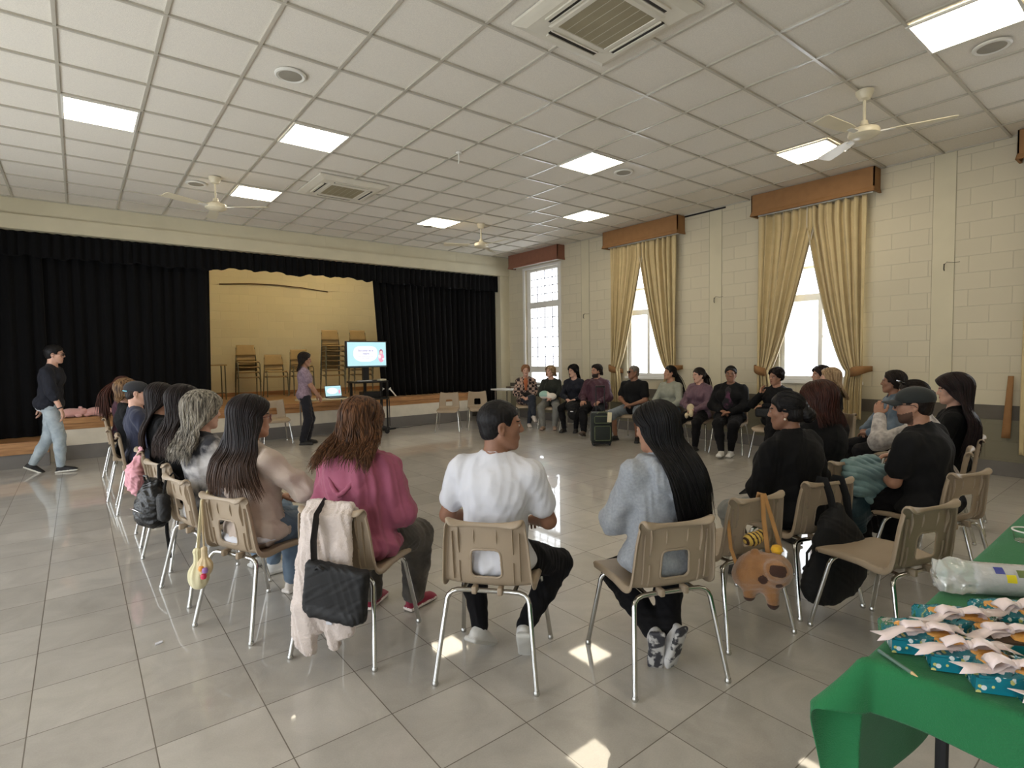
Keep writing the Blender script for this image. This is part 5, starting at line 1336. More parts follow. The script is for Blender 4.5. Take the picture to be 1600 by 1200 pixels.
pp['P2'] = at('P2', label='grey blonde woman in dark cardigan and grey trousers hugging a cushion', s=.915, g=1.02, lean=2, head=(36, 2), arms='clasp', top=t_green, bottom=b_grey, flare=.01, shoe=((150, 128, 112), (120, 100, 90)), hair=HB('long', h_blond, len=.12, puff=.018, n=220), skin='light', vox=.007, seed=28)
pp['P1'] = at('P1', label='woman with short reddish blond hair in a checked jacket, seated by the barred window', s=.94, g=1.08, lean=4, head=(-4, 0), arms='lap', topmat=m_chk, th=.022, legs='crossed', bottom=b_dj, shoe=((200, 190, 184), (170, 160, 150)), hair=HB('long', h_rblond, len=.04, puff=.014, flare=.9, n=180), skin='light', vox=.007, seed=29)
# presenter and walking man
pp['presenter'] = person(3.06, 9.72, 108, label='presenter in a mauve T-shirt and navy trousers standing beside the laptop table', s=.905, g=.98, lean=-2, head=(-2, -10), stand=True, legs={1: ((.10, -.04, .085), (.25, 1, 0), 0), -1: ((-.09, .03, .085), (-.1, 1, 0), 0)},
   arms={1: ((.05, .25, .80), (-.6, .4, -.5), (.8, -.6, 0)), -1: ((-.05, .26, .80), (.6, .4, -.5), (-.8, -.6, 0))}, top=t_mauve2, sleeve='short', bottom=b_navy, flare=.016, shoe=BK, hair=HB('long', h_dark, len=.22, puff=.018, flare=1.25, n=300, wrap=104), skin='mid', vox=.0065, seed=30)
pp['walker'] = person(-.33, 9.70, 98, label='man in navy sweater, light jeans and dark glasses walking past the stage', s=.985, g=1.16, sex='m', lean=-7, twist=8, head=(-4, -4), stand=True,
   legs={1: ((.07, .10, .085), (.1, 1, .05), 0), -1: ((-.07, -.22, .13), (0, .85, -.5), 0)}, arms={1: ((.24, .17, .84), (.0, .25, -1), (.4, -1, .1)), -1: ((-.24, -.16, .86), (.0, .1, -1), (-.4, -1, .1))}, top=t_navy, sleeve='elbow', th=.022, bottom=b_light, flare=.004, shoe=BKW,
   hair=HB('short', h_black, off=.016), skin='light', vox=.006, seed=31, glasses=dict(c=(20, 18, 18), dark=True))

# ---- worn pieces that belong to the people
def wpiece(key, name, b, **k): return b.build(name, None, pp[key][0], smooth=True, **k)
r, d = pp['walker']
S = SDF(.02); S.ell(d['P'] - d['up'] * .06, (.176, .142, .075), np.stack([d['rt'], d['fw'], d['up']])); V, F = S.mesh(.008); V = wrinkle(V, F, .004, .08, 4); np_mesh('shirt_hem', V, F, t_white, r)
w_, e_ = d['J'][1][2], d['J'][1][1]
b = MB(); a_ = nz(e_ - w_); p_ = w_ + a_ * .02; u1 = nz(np.cross(a_, A3(0, 1, 0))); u2 = np.cross(a_, u1)
b.tube([p_ + u1 * .034 * math.cos(t) + u2 * .034 * math.sin(t) for t in np.linspace(0, 2 * math.pi, 17)[:-1]], .006, 6, M_rubber, closed=True, flat=1.6); b.build('watch', None, r, smooth=True)
# pearl earring, claw clip, sunglasses on hair
r, d = pp['D']; b = MB(); c_ = d['G'](-.086, -.004, -.045); b.lathe([(.0005, -.007), (.005, -.005), (.007, 0), (.005, .005), (.0005, .007)], 12, mat('pearl', (226, 216, 200), .2, var=.02), Matrix.Translation(c_)); b.build('earring', None, r, smooth=True)
r, d = pp['F1']; b = MB(); cl_m = mat('silver_clip', (206, 196, 176), .25, .8, var=.05)
for q in (-1, 1):
    b.tube([d['G'](-.062 + .0 * t, .05 - .06 * t, .10 + .012 * math.sin(t * 3) + q * .010) for t in np.linspace(0, 1, 6)], .005, 6, cl_m)
for t in np.linspace(0, 1, 5): b.tube([d['G'](-.062, .05 - .06 * t, .115), d['G'](-.072, .05 - .06 * t, .10), d['G'](-.068, .05 - .06 * t, .08)], .003, 6, cl_m)
b.build('claw_clip', None, r, smooth=True)
r, d = pp['F3']; b = MB(); gm = mat('sunglass_frame', (16, 14, 15), .15, var=.03)
for q in (-1, 1): b.rbox(-.030, .030, -.008, .006, -.020, .020, .006, gm, Matrix.Translation(d['G'](q * .036, .065, .115)) @ Matrix(d['HR'].T.tolist()).to_4x4() @ Matrix.Rotation(-.7, 4, 'X'))
b.tube([d['G'](-.07, .06, .115), d['G'](-.09, .0, .06), d['G'](-.088, -.05, .03)], .003, 6, gm); b.tube([d['G'](.07, .06, .115), d['G'](.09, .0, .06), d['G'](.088, -.05, .03)], .003, 6, gm)
b.build('sunglasses', None, r, smooth=True)
# open-jacket shirt fronts
r, d = pp['P8']; S = SDF(.02); c_ = d['P'] + d['up'] * .25; S.ell(c_ + d['fw'] * .085, (.10, .098, .20), np.stack([d['rt'], d['fw'], d['up']])); V, F = S.mesh(.008); np_mesh('floral_top', V, F, t_purplep, r)
r, d = pp['P1']; S = SDF(.02); c_ = d['P'] + d['up'] * .32; S.ell(c_ + d['fw'] * .068, (.065, .10, .16), np.stack([d['rt'], d['fw'], d['up']])); V, F = S.mesh(.008); np_mesh('orange_top', V, F, fab('orange_brown_jersey', (170, 96, 60)), r)
r, d = pp['P5']; b = MB(); c_ = d['P'] + d['up'] * .36 + d['fw'] * .158; rows = np.stack([d['rt'], d['fw'], d['up']])

# white undershirt hem showing below the cream sweater
r, d = pp['L1']; S = SDF(.02); S.ell(d['P'] - d['up'] * .035 - d['fw'] * .004, (.205, .166, .050), np.stack([d['rt'], d['fw'], d['up']])); V, F = S.mesh(.007); np_mesh('undershirt_hem', V, F, t_white, r)
# ------------------------------------------------------------------ things hung on chairs
def chair_pt(key, lx, ly, lz):
    x, y, h = CH[key]; a = math.radians(h)
    return (x + lx * math.cos(a) + ly * math.sin(a), y - lx * math.sin(a) + ly * math.cos(a), lz)
def hang(key, name, loc, label, cat, group=None):
    return empty(name, chair_pt(key, *loc), -math.radians(CH[key][2]), label, cat, group)
def sdf_obj(name, S, vox, m, parent, wr=0, wl=.08, seed=1, midx=None):
    V, F = S.mesh(vox)
    if wr: V = wrinkle(V, F, wr, wl, seed)
    return np_mesh(name, V, F, m, parent, midx(V[F].mean(1)) if midx else None)
m_fleece = fab('cream_fleece', (206, 192, 184), bump=1.0, bscale=160, var=.05, sheen=.4)
m_tote = fab('black_quilted_nylon', (10, 10, 12), rough=.6, sheen=.02)
# cream fleece jacket over the pink woman's chair
o = (-.02, -.25, .12); r = hang('PK', 'fleece_jacket', o, 'cream white fleece jacket draped over the chair back behind the woman in pink', 'jacket'); O = A3(*o)
S = SDF(.018); rr = np.random.default_rng(3)
for x, zb, ra, rb, y in ((-.125, .16, .030, .036, -.27), (-.095, .125, .034, .040, -.285), (-.060, .10, .032, .040, -.29), (-.025, .20, .028, .036, -.275), (.012, .22, .024, .034, -.27), (.050, .20, .026, .034, -.27), (.088, .19, .026, .036, -.275), (.120, .20, .024, .034, -.265)):
    pts = [A3(x * .85, -.150, .60), A3(x * .85, -.165, .74), A3(x * .86, -.205, .775), A3(x * .88, y + .03, .73), A3(x, y - .005, .50), A3(x * 1.05 - .01, y - .015, .30), A3(x * 1.12 - .015, y - .01, zb)]
    S.chain([p - O for p in pts], [ra * .5, ra * .7, ra * .75, ra * .9, ra, rb, rb * .95])
S.rc(A3(.03, -.29, .20) - O, A3(.05, -.29, .13) - O, .028, .030)
sdf_obj('jacket_body', S, .006, m_fleece, r, .006, .06, 3)
b = MB(); b.rbox(-.016, .016, -.003, .003, -.018, .018, .003, t_white, Matrix.Translation(A3(.045, -.322, .26) - O)); b.build('care_label', None, r)
# black tote over the same chair
o = (.10, -.36, .30); r = hang('PK', 'tote_bag', o, 'black quilted tote bag hanging from the chair back over the cream fleece jacket', 'bag'); O = A3(*o)
S = SDF(.01); R_ = roty(math.radians(-6))
S.box(A3(.01, 0, .125), (.160, .034, .125), R_, .025); S.box(A3(.0, 0, .02), (.130, .045, .03), R_, .025)
sdf_obj('bag_body', S, .006, m_tote, r, .004, .05, 5)
b = MB()
pts = [A3(.0, -.355, .50), A3(-.015, -.335, .64), A3(-.025, -.29, .745), A3(-.03, -.215, .79), A3(-.03, -.155, .74), A3(-.03, -.14, .62)]
b.tube([p - O for p in pts], .026, 10, flat=.2)
b.build('bag_strap', m_tote, r, smooth=True)
b = MB(); b.tube([A3(.03, -.40, .535) - O + A3(t * .05, .006 * math.sin(t * 6), .012 * math.sin(t * 3.14)) for t in np.linspace(0, 1, 8)], .008, 6); b.build('bag_grip', m_tote, r, smooth=True)
# cream pouches on L1's chair
m_pouch = fab('cream_muslin', (214, 206, 170), rough=.9)
for i, (dx, dz, rr_, lab, c_) in enumerate(((-.150, .245, 1.12, 'pale yellow cloth pouch hanging from the chair corner of the woman in glasses', m_pouch), (-.075, .33, .80, 'small beige gathered pouch beside the pale yellow pouch, with pink and purple charms', fab('beige_muslin', (206, 186, 150))))):
    o = (dx, -.265 - .01 * i, dz); r = hang('L1', 'cloth_pouch', o, lab, 'pouch', None); O = A3(*o)
    S = SDF(.02); S.ell(A3(0, 0, .055) * rr_, A3(.052, .044, .062) * rr_); S.rc(A3(0, 0, .08) * rr_, A3(0, 0, .145) * rr_, .034 * rr_, .012 * rr_); S.rc(A3(0, 0, .145) * rr_, A3(0, 0, .18) * rr_, .012 * rr_, .020 * rr_)
    V, F = S.mesh(.004); an = np.arctan2(V[:, 1], V[:, 0]); rad = np.hypot(V[:, 0], V[:, 1]); k_ = 1 + .10 * np.sin(an * 9) * np.clip((V[:, 2]) / (.12 * rr_), 0, 1); V[:, 0] *= k_; V[:, 1] *= k_
    np_mesh('pouch_body', V, F, c_, r)
    b = MB(); top = .78 - dz
    sx_ = -.0 if i == 0 else -.06
    b.tube([(0, 0, .16 * rr_), (.0 + sx_ * .3, .01, top * .5), (.005 + sx_, .035, top - .06), (.01 + sx_, .065, top - .018), (.012 + sx_, .10, top - .06)], .010 if i == 0 else .006, 8, flat=.5); b.build('strap', c_, r, smooth=True)
    if i:
        for q, (cc, px_, pz_) in enumerate((((206, 60, 90), .03, .01), ((150, 110, 170), .045, .045), ((222, 150, 60), .015, .05))):
            b = MB(); b.lathe([(.001, -.016), (.012, -.012), (.016, 0), (.012, .012), (.001, .016)], 12, T=Matrix.Translation((px_, -.03, pz_))); b.build('charm', mat('charm_%d' % q, cc, .4, var=.05), r, smooth=True)
# black backpack on L3
m_leather = mat('black_soft_leather', (11, 11, 12), .34, bump=.4, bscale=120, var=.05)
o = (.09, -.29, .345); r = hang('L3', 'backpack', o, 'shiny black leather backpack hanging from a chair back in the left row, one strap dangling', 'backpack'); O = A3(*o)
S = SDF(.03); S.ell(A3(0, 0, .13), (.145, .085, .165)); S.box(A3(0, .0, .08), (.135, .07, .10), None, .05); S.ell(A3(0, -.065, .08), (.10, .04, .08)); S.rc(A3(-.05, .02, .29), A3(.05, .02, .29), .03, .03)
sdf_obj('backpack_body', S, .006, m_leather, r, .007, .09, 9)
b = MB(); b.tube([(.02, .05, .28), (.0, .06, .40), (.0, .10, .425), (.0, .13, .36)], .016, 8, flat=.4); b.build('backpack_strap', m_leather, r, smooth=True)
b = MB(); b.tube([(.10, .05, .02), (.125, .04, -.06), (.12, .05, -.14), (.14, .045, -.24)], .013, 8, flat=.35); b.build('dangling_strap', m_leather, r, smooth=True)
b = MB(); b.tube([(-.04, -.02, .30), (-.03, -.03, .34), (.03, -.03, .34), (.04, -.02, .30)], .007, 6); b.build('grab_handle', m_leather, r, smooth=True)
b = MB(); b.tube([(-.09, -.104, .11), (0, -.112, .12), (.09, -.104, .11)], .003, 6); b.build('zip', M_chrome, r, smooth=True)
# pink bag on L4
m_pinkc = fab('pale_pink_cotton', (216, 158, 168), rough=.8)
o = (.06, -.25, .42); r = hang('L4', 'cloth_bag', o, 'pale pink cloth bag knotted to a chair back in the left row', 'bag'); O = A3(*o)
S = SDF(.03); S.ell(A3(0, 0, .12), (.13, .075, .13)); S.rc(A3(0, .01, .2), A3(.01, .05, .33), .06, .022); S.ell(A3(-.03, .05, .36), (.035, .018, .022)); S.ell(A3(.045, .05, .36), (.04, .018, .02)); S.rc(A3(.08, 0, .05), A3(.05, 0, .0), .03, .02)
sdf_obj('bag_body', S, .006, m_pinkc, r, .010, .08, 6)
# second small dark item on L2's chair edge
o = (-.14, -.24, .52); r = hang('L2', 'shoulder_bag', o, 'small black bag on the chair of the grey haired woman, beside the shiny backpack', 'bag'); O = A3(*o)
S = SDF(.02); S.box(A3(0, 0, .03), (.05, .035, .09), None, .03); sdf_obj('bag_body', S, .006, m_tote, r, .004, .05, 2)
b = MB(); b.tube([(0, 0, .10), (0, .02, .2), (.01, .06, .245), (.01, .09, .2)], .008, 8, flat=.4); b.build('bag_strap', m_tote, r, smooth=True)
# plush animal bag on chair C
m_pl = fab('brown_plush', (146, 100, 56), bump=1.0, bscale=260, var=.12, vscale=20, sheen=.5); m_pd = fab('dark_brown_plush', (62, 36, 24), bump=.8, bscale=260); m_strap = fab('tan_strap', (166, 122, 72))
o = (-.15, -.38, .345); r = hang('C', 'plush_bag', o, 'brown plush animal bag with dark muzzle and feet hanging behind an empty chair', 'plush bag')
r.rotation_euler = (0, 0, -math.radians(62)); r.scale = (.88, .88, .88); PA = math.radians(62 - CH['C'][2])
def cl(x, y, z):   # chair-local point -> plush-local point
    dx, dy = x - o[0], y - o[1]; return (dx * math.cos(PA) - dy * math.sin(PA), dx * math.sin(PA) + dy * math.cos(PA), z - o[2])
cl_ = cl
def cl(x, y, z): return tuple(v / .88 for v in cl_(x, y, z))
S = SDF(.03); S.ell(A3(-.035, .0, .115), (.105, .085, .110)); S.ell(A3(.055, -.01, .135), (.085, .085, .090)); S.ell(A3(.062, -.085, .165), (.060, .035, .048))
S.rc(A3(-.07, -.02, .04), A3(-.072, -.03, -.012), .034, .030); S.rc(A3(.035, -.02, .03), A3(.045, -.03, -.035), .040, .032); S.ell(A3(-.045, -.02, .225), (.024, .012, .022), k=.01); S.ell(A3(-.10, 0, .085), (.06, .07, .065))
V, F = S.mesh(.005); V = wrinkle(V, F, .002, .05, 3, False); fc = V[F].mean(1); mi = np.zeros(len(F), int)
q_ = np.abs((fc - A3(.064, -.115, .170)) / A3(.040, .05, .030)); mi[(q_ ** 3).sum(1) < 1] = 1
mi[(fc[:, 2] < -.016) & (fc[:, 0] < 0)] = 1; mi[(fc[:, 2] < -.036) & (fc[:, 0] > 0)] = 1
for c_ in (A3(-.005, -.085, .105), A3(.075, -.085, .070)): mi[np.linalg.norm(fc - c_, axis=1) < .024] = 1
np_mesh('plush_body', V, F, [m_pl, m_pd], r, mi)
b = MB(); b.lathe([(.001, -.03), (.022, -.022), (.031, 0), (.022, .022), (.001, .03)], 16, T=Matrix.Translation((.062, .03, .235))); b.build('yellow_pompom', fab('yellow_plush', (226, 172, 40), bump=.8), r, smooth=True)
b = MB()
b.tube([cl(-.10, -.36, .52), cl(-.05, -.29, .66), cl(.02, -.222, .762), cl(.03, -.185, .758), cl(.035, -.165, .69)], .013, 8, flat=.5); b.tube([cl(-.02, -.37, .52), cl(.005, -.29, .66), cl(.03, -.222, .764), cl(.035, -.185, .758), cl(.04, -.165, .69)], .013, 8, flat=.5); b.tube([cl(-.235, -.32, .42), cl(-.215, -.24, .53), cl(-.165, -.17, .66)], .011, 8, flat=.5)
b.build('bag_strap', m_strap, r, smooth=True)
o = (-.10, -.27, .53); r = hang('C', 'bee_plush', o, 'small yellow and brown striped plush tucked behind the brown plush bag', 'plush toy')
S = SDF(.015); S.ell(A3(0, 0, .035), (.058, .035, .034)); S.ell(A3(.05, 0, .05), (.025, .026, .025)); V, F = S.mesh(.004); fc = V[F].mean(1)
np_mesh('plush_body', V, F, [fab('honey_plush', (220, 184, 88), bump=.8), m_pd], r, (np.sin(fc[:, 0] * 260 + fc[:, 2] * 60) > .35).astype(int))
# black bags on chair D
m_bp = fab('black_canvas', (10, 10, 12), rough=.8, sheen=.02)
o = (-.04, -.285, .09); r = hang('D', 'backpack', o, 'large matt black backpack hanging low behind the woman with the bun', 'backpack')
S = SDF(.05); S.ell(A3(.0, -.0, .16), (.20, .070, .16)); S.ell(A3(.02, .0, .33), (.165, .065, .17)); S.ell(A3(-.06, -.0, .12), (.15, .07, .12)); S.ell(A3(.10, -.0, .22), (.13, .07, .17)); S.rc(A3(.0, .02, .45), A3(.05, .02, .53), .06, .03)
sdf_obj('backpack_body', S, .007, m_bp, r, .007, .14, 8)
for pts in ([(.02, .01, .46), (.0, .03, .60), (-.0, .063, .675), (-.0, .095, .672), (.0, .12, .60)], [(.12, .01, .44), (.12, .03, .58), (.115, .063, .675), (.115, .095, .672), (.115, .12, .60)]):
    b = MB(); b.tube(pts, .026, 10, flat=.22); b.build('backpack_strap', m_bp, r, smooth=True)
b = MB(); b.tube([(-.13, -.0, .36), (-.18, .01, .30), (-.19, .0, .24), (-.14, .0, .18)], .010, 8, flat=.4); b.build('side_strap', m_bp, r, smooth=True)
b = MB(); b.tube([(.03, -.10, .33), (.03, -.115, .30)], .004, 6, M_chrome); b.build('zip_pull', None, r, smooth=True)
o = (-.20, -.26, .27); r = hang('D', 'strap_bundle', o, 'bundle of thin black straps between the plush bag and the large backpack', 'straps')
S = SDF(.015); S.chain([A3(0, 0, .02), A3(.05, -.02, .05), A3(.09, .0, .01), A3(.14, -.02, .04)], [.025, .03, .026, .03]); sdf_obj('strap_knot', S, .005, m_bp, r, .004, .03, 4)
# teal puffer jacket on F1
m_teal = mat('teal_puffer_nylon', (114, 142, 144), .5, bump=.5, bscale=60, var=.06, vscale=14); m_teald = mat('dark_teal_lining', (18, 46, 56), .5, bump=.3, bscale=90, var=.1)
o = (.12, -.25, .365); r = hang('F1', 'puffer_jacket', o, 'teal quilted puffer jacket draped over a chair back beside the man in black cap', 'jacket')
S = SDF(.03); S.rc(A3(-.13, .045, .355), A3(.10, .045, .365), .040, .045); S.rc(A3(-.14, .0, .30), A3(.13, -.01, .29), .055, .06); S.rc(A3(-.11, -.02, .22), A3(.16, -.03, .19), .055, .06); S.rc(A3(-.02, -.02, .14), A3(.19, -.02, .09), .045, .05); S.rc(A3(-.12, .105, .30), A3(.10, .105, .30), .03, .03)
V, F = S.mesh(.006); Nn = vnormals(V, F); u = V[:, 2] + .35 * V[:, 0] + .02 * np.sin(V[:, 0] * 14); q = np.abs(np.sin(u * math.pi / .042)); u2 = V[:, 0] * .9 - V[:, 2] * .35; m2 = (np.abs(u2 - .035) < .010)
V = V + Nn * (.010 * q ** .5 - .012 * m2)[:, None]; np_mesh('quilted_shell', V, F, m_teal, r)
S = SDF(.03); S.ell(A3(-.05, -.0, .08), (.12, .05, .12)); S.rc(A3(-.10, -.0, .05), A3(-.04, -.0, -.08), .05, .03); sdf_obj('lining', S, .007, m_teald, r, .006, .07, 5)

# ------------------------------------------------------------------ things held in laps
def held(key, name, off, label, cat):
    x, y, h = CH[key]; return empty(name, chair_pt(key, *off), -math.radians(h), label, cat)
r = held('P2', 'cushion', (.02, .20, .66), 'white and pale green rounded cushion held by the grey blonde woman', 'cushion'); S = SDF(.03); S.ell(A3(.08, .02, .03), (.11, .07, .085)); S.ell(A3(-.07, .04, .0), (.10, .06, .07))
V, F = S.mesh(.008); fc = V[F].mean(1); np_mesh('cushion_body', V, F, [fab('white_plush', (222, 214, 204)), fab('pale_green_plush', (160, 196, 186))], r, ((fc[:, 0] > .02) & (fc[:, 2] > .0)).astype(int))
r = held('P7', 'plush_toy', (.0, .24, .58), 'cream plush animal dangling from the hands of the woman in mauve', 'plush toy'); S = SDF(.02); S.ell(A3(0, .02, .06), (.06, .05, .07)); S.ell(A3(-.03, .06, -.02), (.035, .035, .05)); S.ell(A3(.04, .07, -.05), (.03, .03, .045)); sdf_obj('plush_body', S, .007, fab('cream_plush', (206, 190, 156), bump=.8), r)
r = held('P9', 'handbag', (.0, .18, .60), 'black handbag on the lap of the woman resting her cheek', 'bag'); S = SDF(.02); S.box(A3(0, .0, .05), (.17, .06, .065), None, .03); sdf_obj('bag_body', S, .008, m_tote, r, .003, .06, 1)
b = MB(); b.tube([(-.1, 0, .11), (-.06, -.02, .15), (.06, -.02, .15), (.1, 0, .11)], .008, 8); b.build('bag_strap', m_tote, r, smooth=True)
r = held('P3', 'folded_coat', (-.06, .33, .40), 'bundle of black coat and bag spilling over the knees of the woman in black', 'coat'); S = SDF(.03); S.ell(A3(0, 0, .10), (.15, .12, .11)); S.ell(A3(-.04, .08, -.03), (.12, .09, .13)); sdf_obj('coat_body', S, .008, m_bp, r, .009, .09, 3)
b = MB(); b.rbox(-.03, .03, -.004, .004, -.01, .01, .003, t_white, Matrix.Translation((-.03, .19, .02))); b.build('white_tag', None, r)
r = held('P1', 'handbag', (.0, .16, .63), 'dark bag on the lap of the woman in the checked jacket', 'bag'); S = SDF(.02); S.ell(A3(0, 0, .03), (.14, .09, .055)); sdf_obj('bag_body', S, .008, m_bp, r, .004, .06, 6)
b = MB(); b.tube([(-.1, 0, .06), (0, -.06, .12), (.1, 0, .06)], .007, 8); b.build('bag_strap', m_bp, r, smooth=True)
r = held('D', 'mobile_phone', (-.20, .18, .64), 'dark mobile phone held low beside the woman with the bun', 'phone'); b = MB(); b.rbox(-.036, .036, -.005, .005, -.07, .07, .005, M_black_satin, Matrix.Rotation(.9, 4, 'X')); b.rbox(-.032, .032, -.0065, -.004, -.064, .064, .002, mat('phone_glass', (12, 12, 14), .06, var=.02), Matrix.Rotation(.9, 4, 'X')); b.build('phone_body', None, r)

# ------------------------------------------------------------------ luggage
r = empty('rolling_suitcase', (6.68, 6.12, 0), math.radians(-38), 'small dark green rolling suitcase with extended handle near the man in shorts', 'suitcase')
m_case = fab('dark_green_nylon', (28, 36, 34), rough=.6); m_trim = fab('olive_trim', (96, 106, 74), rough=.6)
b = MB(); b.rbox(-.17, .17, -.10, .10, .05, .55, .035, m_case); b.build('suitcase_body', None, r, smooth=True)
b = MB(); b.rbox(-.135, .135, -.145, -.095, .09, .34, .03, m_case); b.rbox(-.125, .125, -.132, -.09, .37, .50, .025, m_case); b.build('front_pocket', None, r, smooth=True)
b = MB()
for z0_, z1_, y_ in ((.10, .33, -.148), (.38, .49, -.134)):
    ring = [(x_, y_, z_) for x_, z_ in ((-.115, z0_), (.115, z0_), (.125, z0_ + .02), (.125, z1_ - .02), (.115, z1_), (-.115, z1_), (-.125, z1_ - .02), (-.125, z0_ + .02))]; b.tube(ring, .005, 6, closed=True)
b.tube([(-.08, -.10, .53), (-.05, -.125, .56), (.05, -.125, .56), (.08, -.10, .53)], .007, 6)
b.build('suitcase_piping', m_trim, r, smooth=True)
b = MB(); b.rbox(.05, .12, -.150, -.142, .40, .56, .003, mat('luggage_tag_paper', (216, 206, 176), .6, var=.05), Matrix.Rotation(.06, 4, 'Y')); b.build('luggage_tag', None, r)
b = MB(); b.tube([(-.07, .07, .52), (-.07, .07, .93), (-.05, .07, .96), (.05, .07, .96), (.07, .07, .93), (.07, .07, .52)], .009, 8); b.rbox(-.08, .08, .055, .085, .945, .975, .01); b.build('telescopic_handle', M_black_satin, r, smooth=True)
for x_ in (-.13, .13):
    for y_ in (-.06, .07):
        b = MB(); b.lathe([(.001, -.012), (.028, -.012), (.032, 0), (.028, .012), (.001, .012)], 16, T=Matrix.Translation((x_, y_, .032)) @ Matrix.Rotation(math.pi / 2, 4, 'Y')); b.build('wheel', M_rubber, r, smooth=True)
b = MB(); b.box(-.15, .15, -.08, .09, .03, .06); b.build('wheel_base', M_rubber, r)

# ------------------------------------------------------------------ television cart, laptop table
m_scr = mat('tv_blue', (150, 206, 218), .4, emit=(182, 216, 226), estr=.44, var=.001)
def emis(name, c, st=.46): return mat(name, c, .5, emit=c, estr=st, var=.001)
def slide(parent, w, h, y, T=None, frames=True):
    """the slide shown on the screen: blue field, pale cloud, two lines of title, two of subtitle, a mother and child figure"""
    T = T or Matrix.Identity(4)
    b = MB(); b.box(-w / 2, w / 2, y, y + .002, -h / 2, h / 2, m_scr, T); b.build('screen_picture', None, parent)
    b = MB(); n = 60; poly = []
    for i in range(n):
        a = 2 * math.pi * i / n; ca, sa = math.cos(a), math.sin(a); e_ = .62
        poly.append((w * (-.04 + .31 * np.sign(ca) * abs(ca) ** e_), h * (.02 + .33 * np.sign(sa) * abs(sa) ** (e_ + .15) * (1 + .05 * math.sin(3 * a)))))
    b.prism(poly, y - .0015, y, 'xz', emis('slide_cloud', (224, 226, 242)), T); b.build('cloud_shape', None, parent)
    def text(s_, x_, z_, size, m_):
        cu = bpy.data.curves.new('slide_text', 'FONT'); cu.body = s_; cu.size = size; cu.align_x = 'CENTER'; cu.align_y = 'CENTER'; cu.extrude = .0004; cu.offset = size * .012
        ob = bpy.data.objects.new('slide_text', cu); COL.objects.link(ob)
        dg = bpy.context.evaluated_depsgraph_get(); me = bpy.data.meshes.new_from_object(ob.evaluated_get(dg)); bpy.data.objects.remove(ob)
        me.transform(T @ Matrix.Translation((x_, y - .0022, z_)) @ Matrix.Rotation(math.pi / 2, 4, 'X')); me.materials.clear(); me.materials.append(m_)
        ob = bpy.data.objects.new('slide_text', me); COL.objects.link(ob); ob.parent = parent
    text('Bienestar de la', -w * .03, h * .14, h * .115, emis('slide_title', (132, 130, 146))); text('madre', -w * .03, h * .02, h * .115, MATS['slide_title'])
    text('sesión informativa para las familias', -w * .03, -h * .11, h * .05, emis('slide_subtitle', (170, 168, 184))); text('de la comunidad', -w * .03, -h * .17, h * .05, MATS['slide_subtitle'])
    fx = w * .37
    def disc(cx, cz, rx, rz, m_, dy, name):
        b = MB(); b.prism([(cx + rx * math.cos(a), cz + rz * math.sin(a)) for a in np.linspace(0, 2 * math.pi, 25)[:-1]], y - .0026 - dy, y - .0008 - dy, 'xz', m_, T); b.build(name, None, parent)
    disc(fx, h * .075, w * .048, h * .125, emis('figure_hair', (150, 96, 120)), .0, 'drawn_hair'); disc(fx, -h * .16, w * .075, h * .20, emis('figure_body', (228, 150, 176)), .0008, 'drawn_body')
    disc(fx, h * .06, w * .034, h * .075, emis('figure_face', (246, 184, 186)), .0016, 'drawn_face'); disc(fx - w * .04, -h * .12, w * .034, h * .085, emis('figure_baby', (250, 206, 208)), .0024, 'drawn_baby'); disc(fx + w * .055, -h * .22, w * .03, h * .035, emis('figure_cloth', (250, 236, 244)), .003, 'drawn_cloth')
TVX, TVY = 4.40, 10.12
r = empty('media_cart', (TVX, TVY, 0), 0, 'black metal rolling media cart with shelves in front of the stage', 'cart')
b = MB()
for x_ in (-.30, -.02, .32):
    b.box(x_ - .022, x_ + .022, .05, .09, .12, 1.02)
b.box(.30, .325, -.22, -.19, .10, 1.03)
b.build('cart_post', M_black_satin, r)
for z_, nm in ((.10, 'bottom_shelf'), (.68, 'middle_shelf'), (1.01, 'top_shelf')):
    b = MB(); b.rbox(-.33, .34, -.24, .22, z_, z_ + .035, .01); b.build('shelf', M_black_satin, r)
b = MB(); b.tube([(.34, -.2, 1.0), (.36, -.2, .6), (.36, -.2, .15)], .009, 8); b.build('cart_rail', M_black_satin, r, smooth=True)
for x_ in (-.28, .30):
    for y_ in (-.2, .18):
        b = MB(); b.lathe([(.001, -.013), (.040, -.013), (.048, -.006), (.048, .006), (.040, .013), (.001, .013)], 20, M_rubber, Matrix.Translation((x_, y_, .049)) @ Matrix.Rotation(math.pi / 2, 4, 'X')); b.tube([(x_, y_ , .05), (x_, y_, .11)], .012, 8, M_chrome); b.build('caster', None, r, smooth=True)
r = empty('television', (TVX, TVY, 1.045), math.radians(2), 'flat television on a pole showing a pale blue slide with a mother and child drawing', 'television')
b = MB(); b.rbox(-.425, .425, -.03, .03, .26, .77, .012, M_black_satin); b.build('tv_case', None, r)
b = MB(); b.box(-.06, .06, .03, .09, 0, .55, M_black_satin); b.rbox(-.16, .16, -.10, .12, 0, .015, .006, M_black_satin); b.build('tv_stand', None, r)
slide(r, .80, .455, -.033, Matrix.Translation((0, 0, .52)))
b = MB(); b.box(-.40, .40, -.0325, -.030, .267, .288, mat('tv_lower_trim', (70, 96, 108), .3, var=.02)); b.build('tv_trim', None, r)
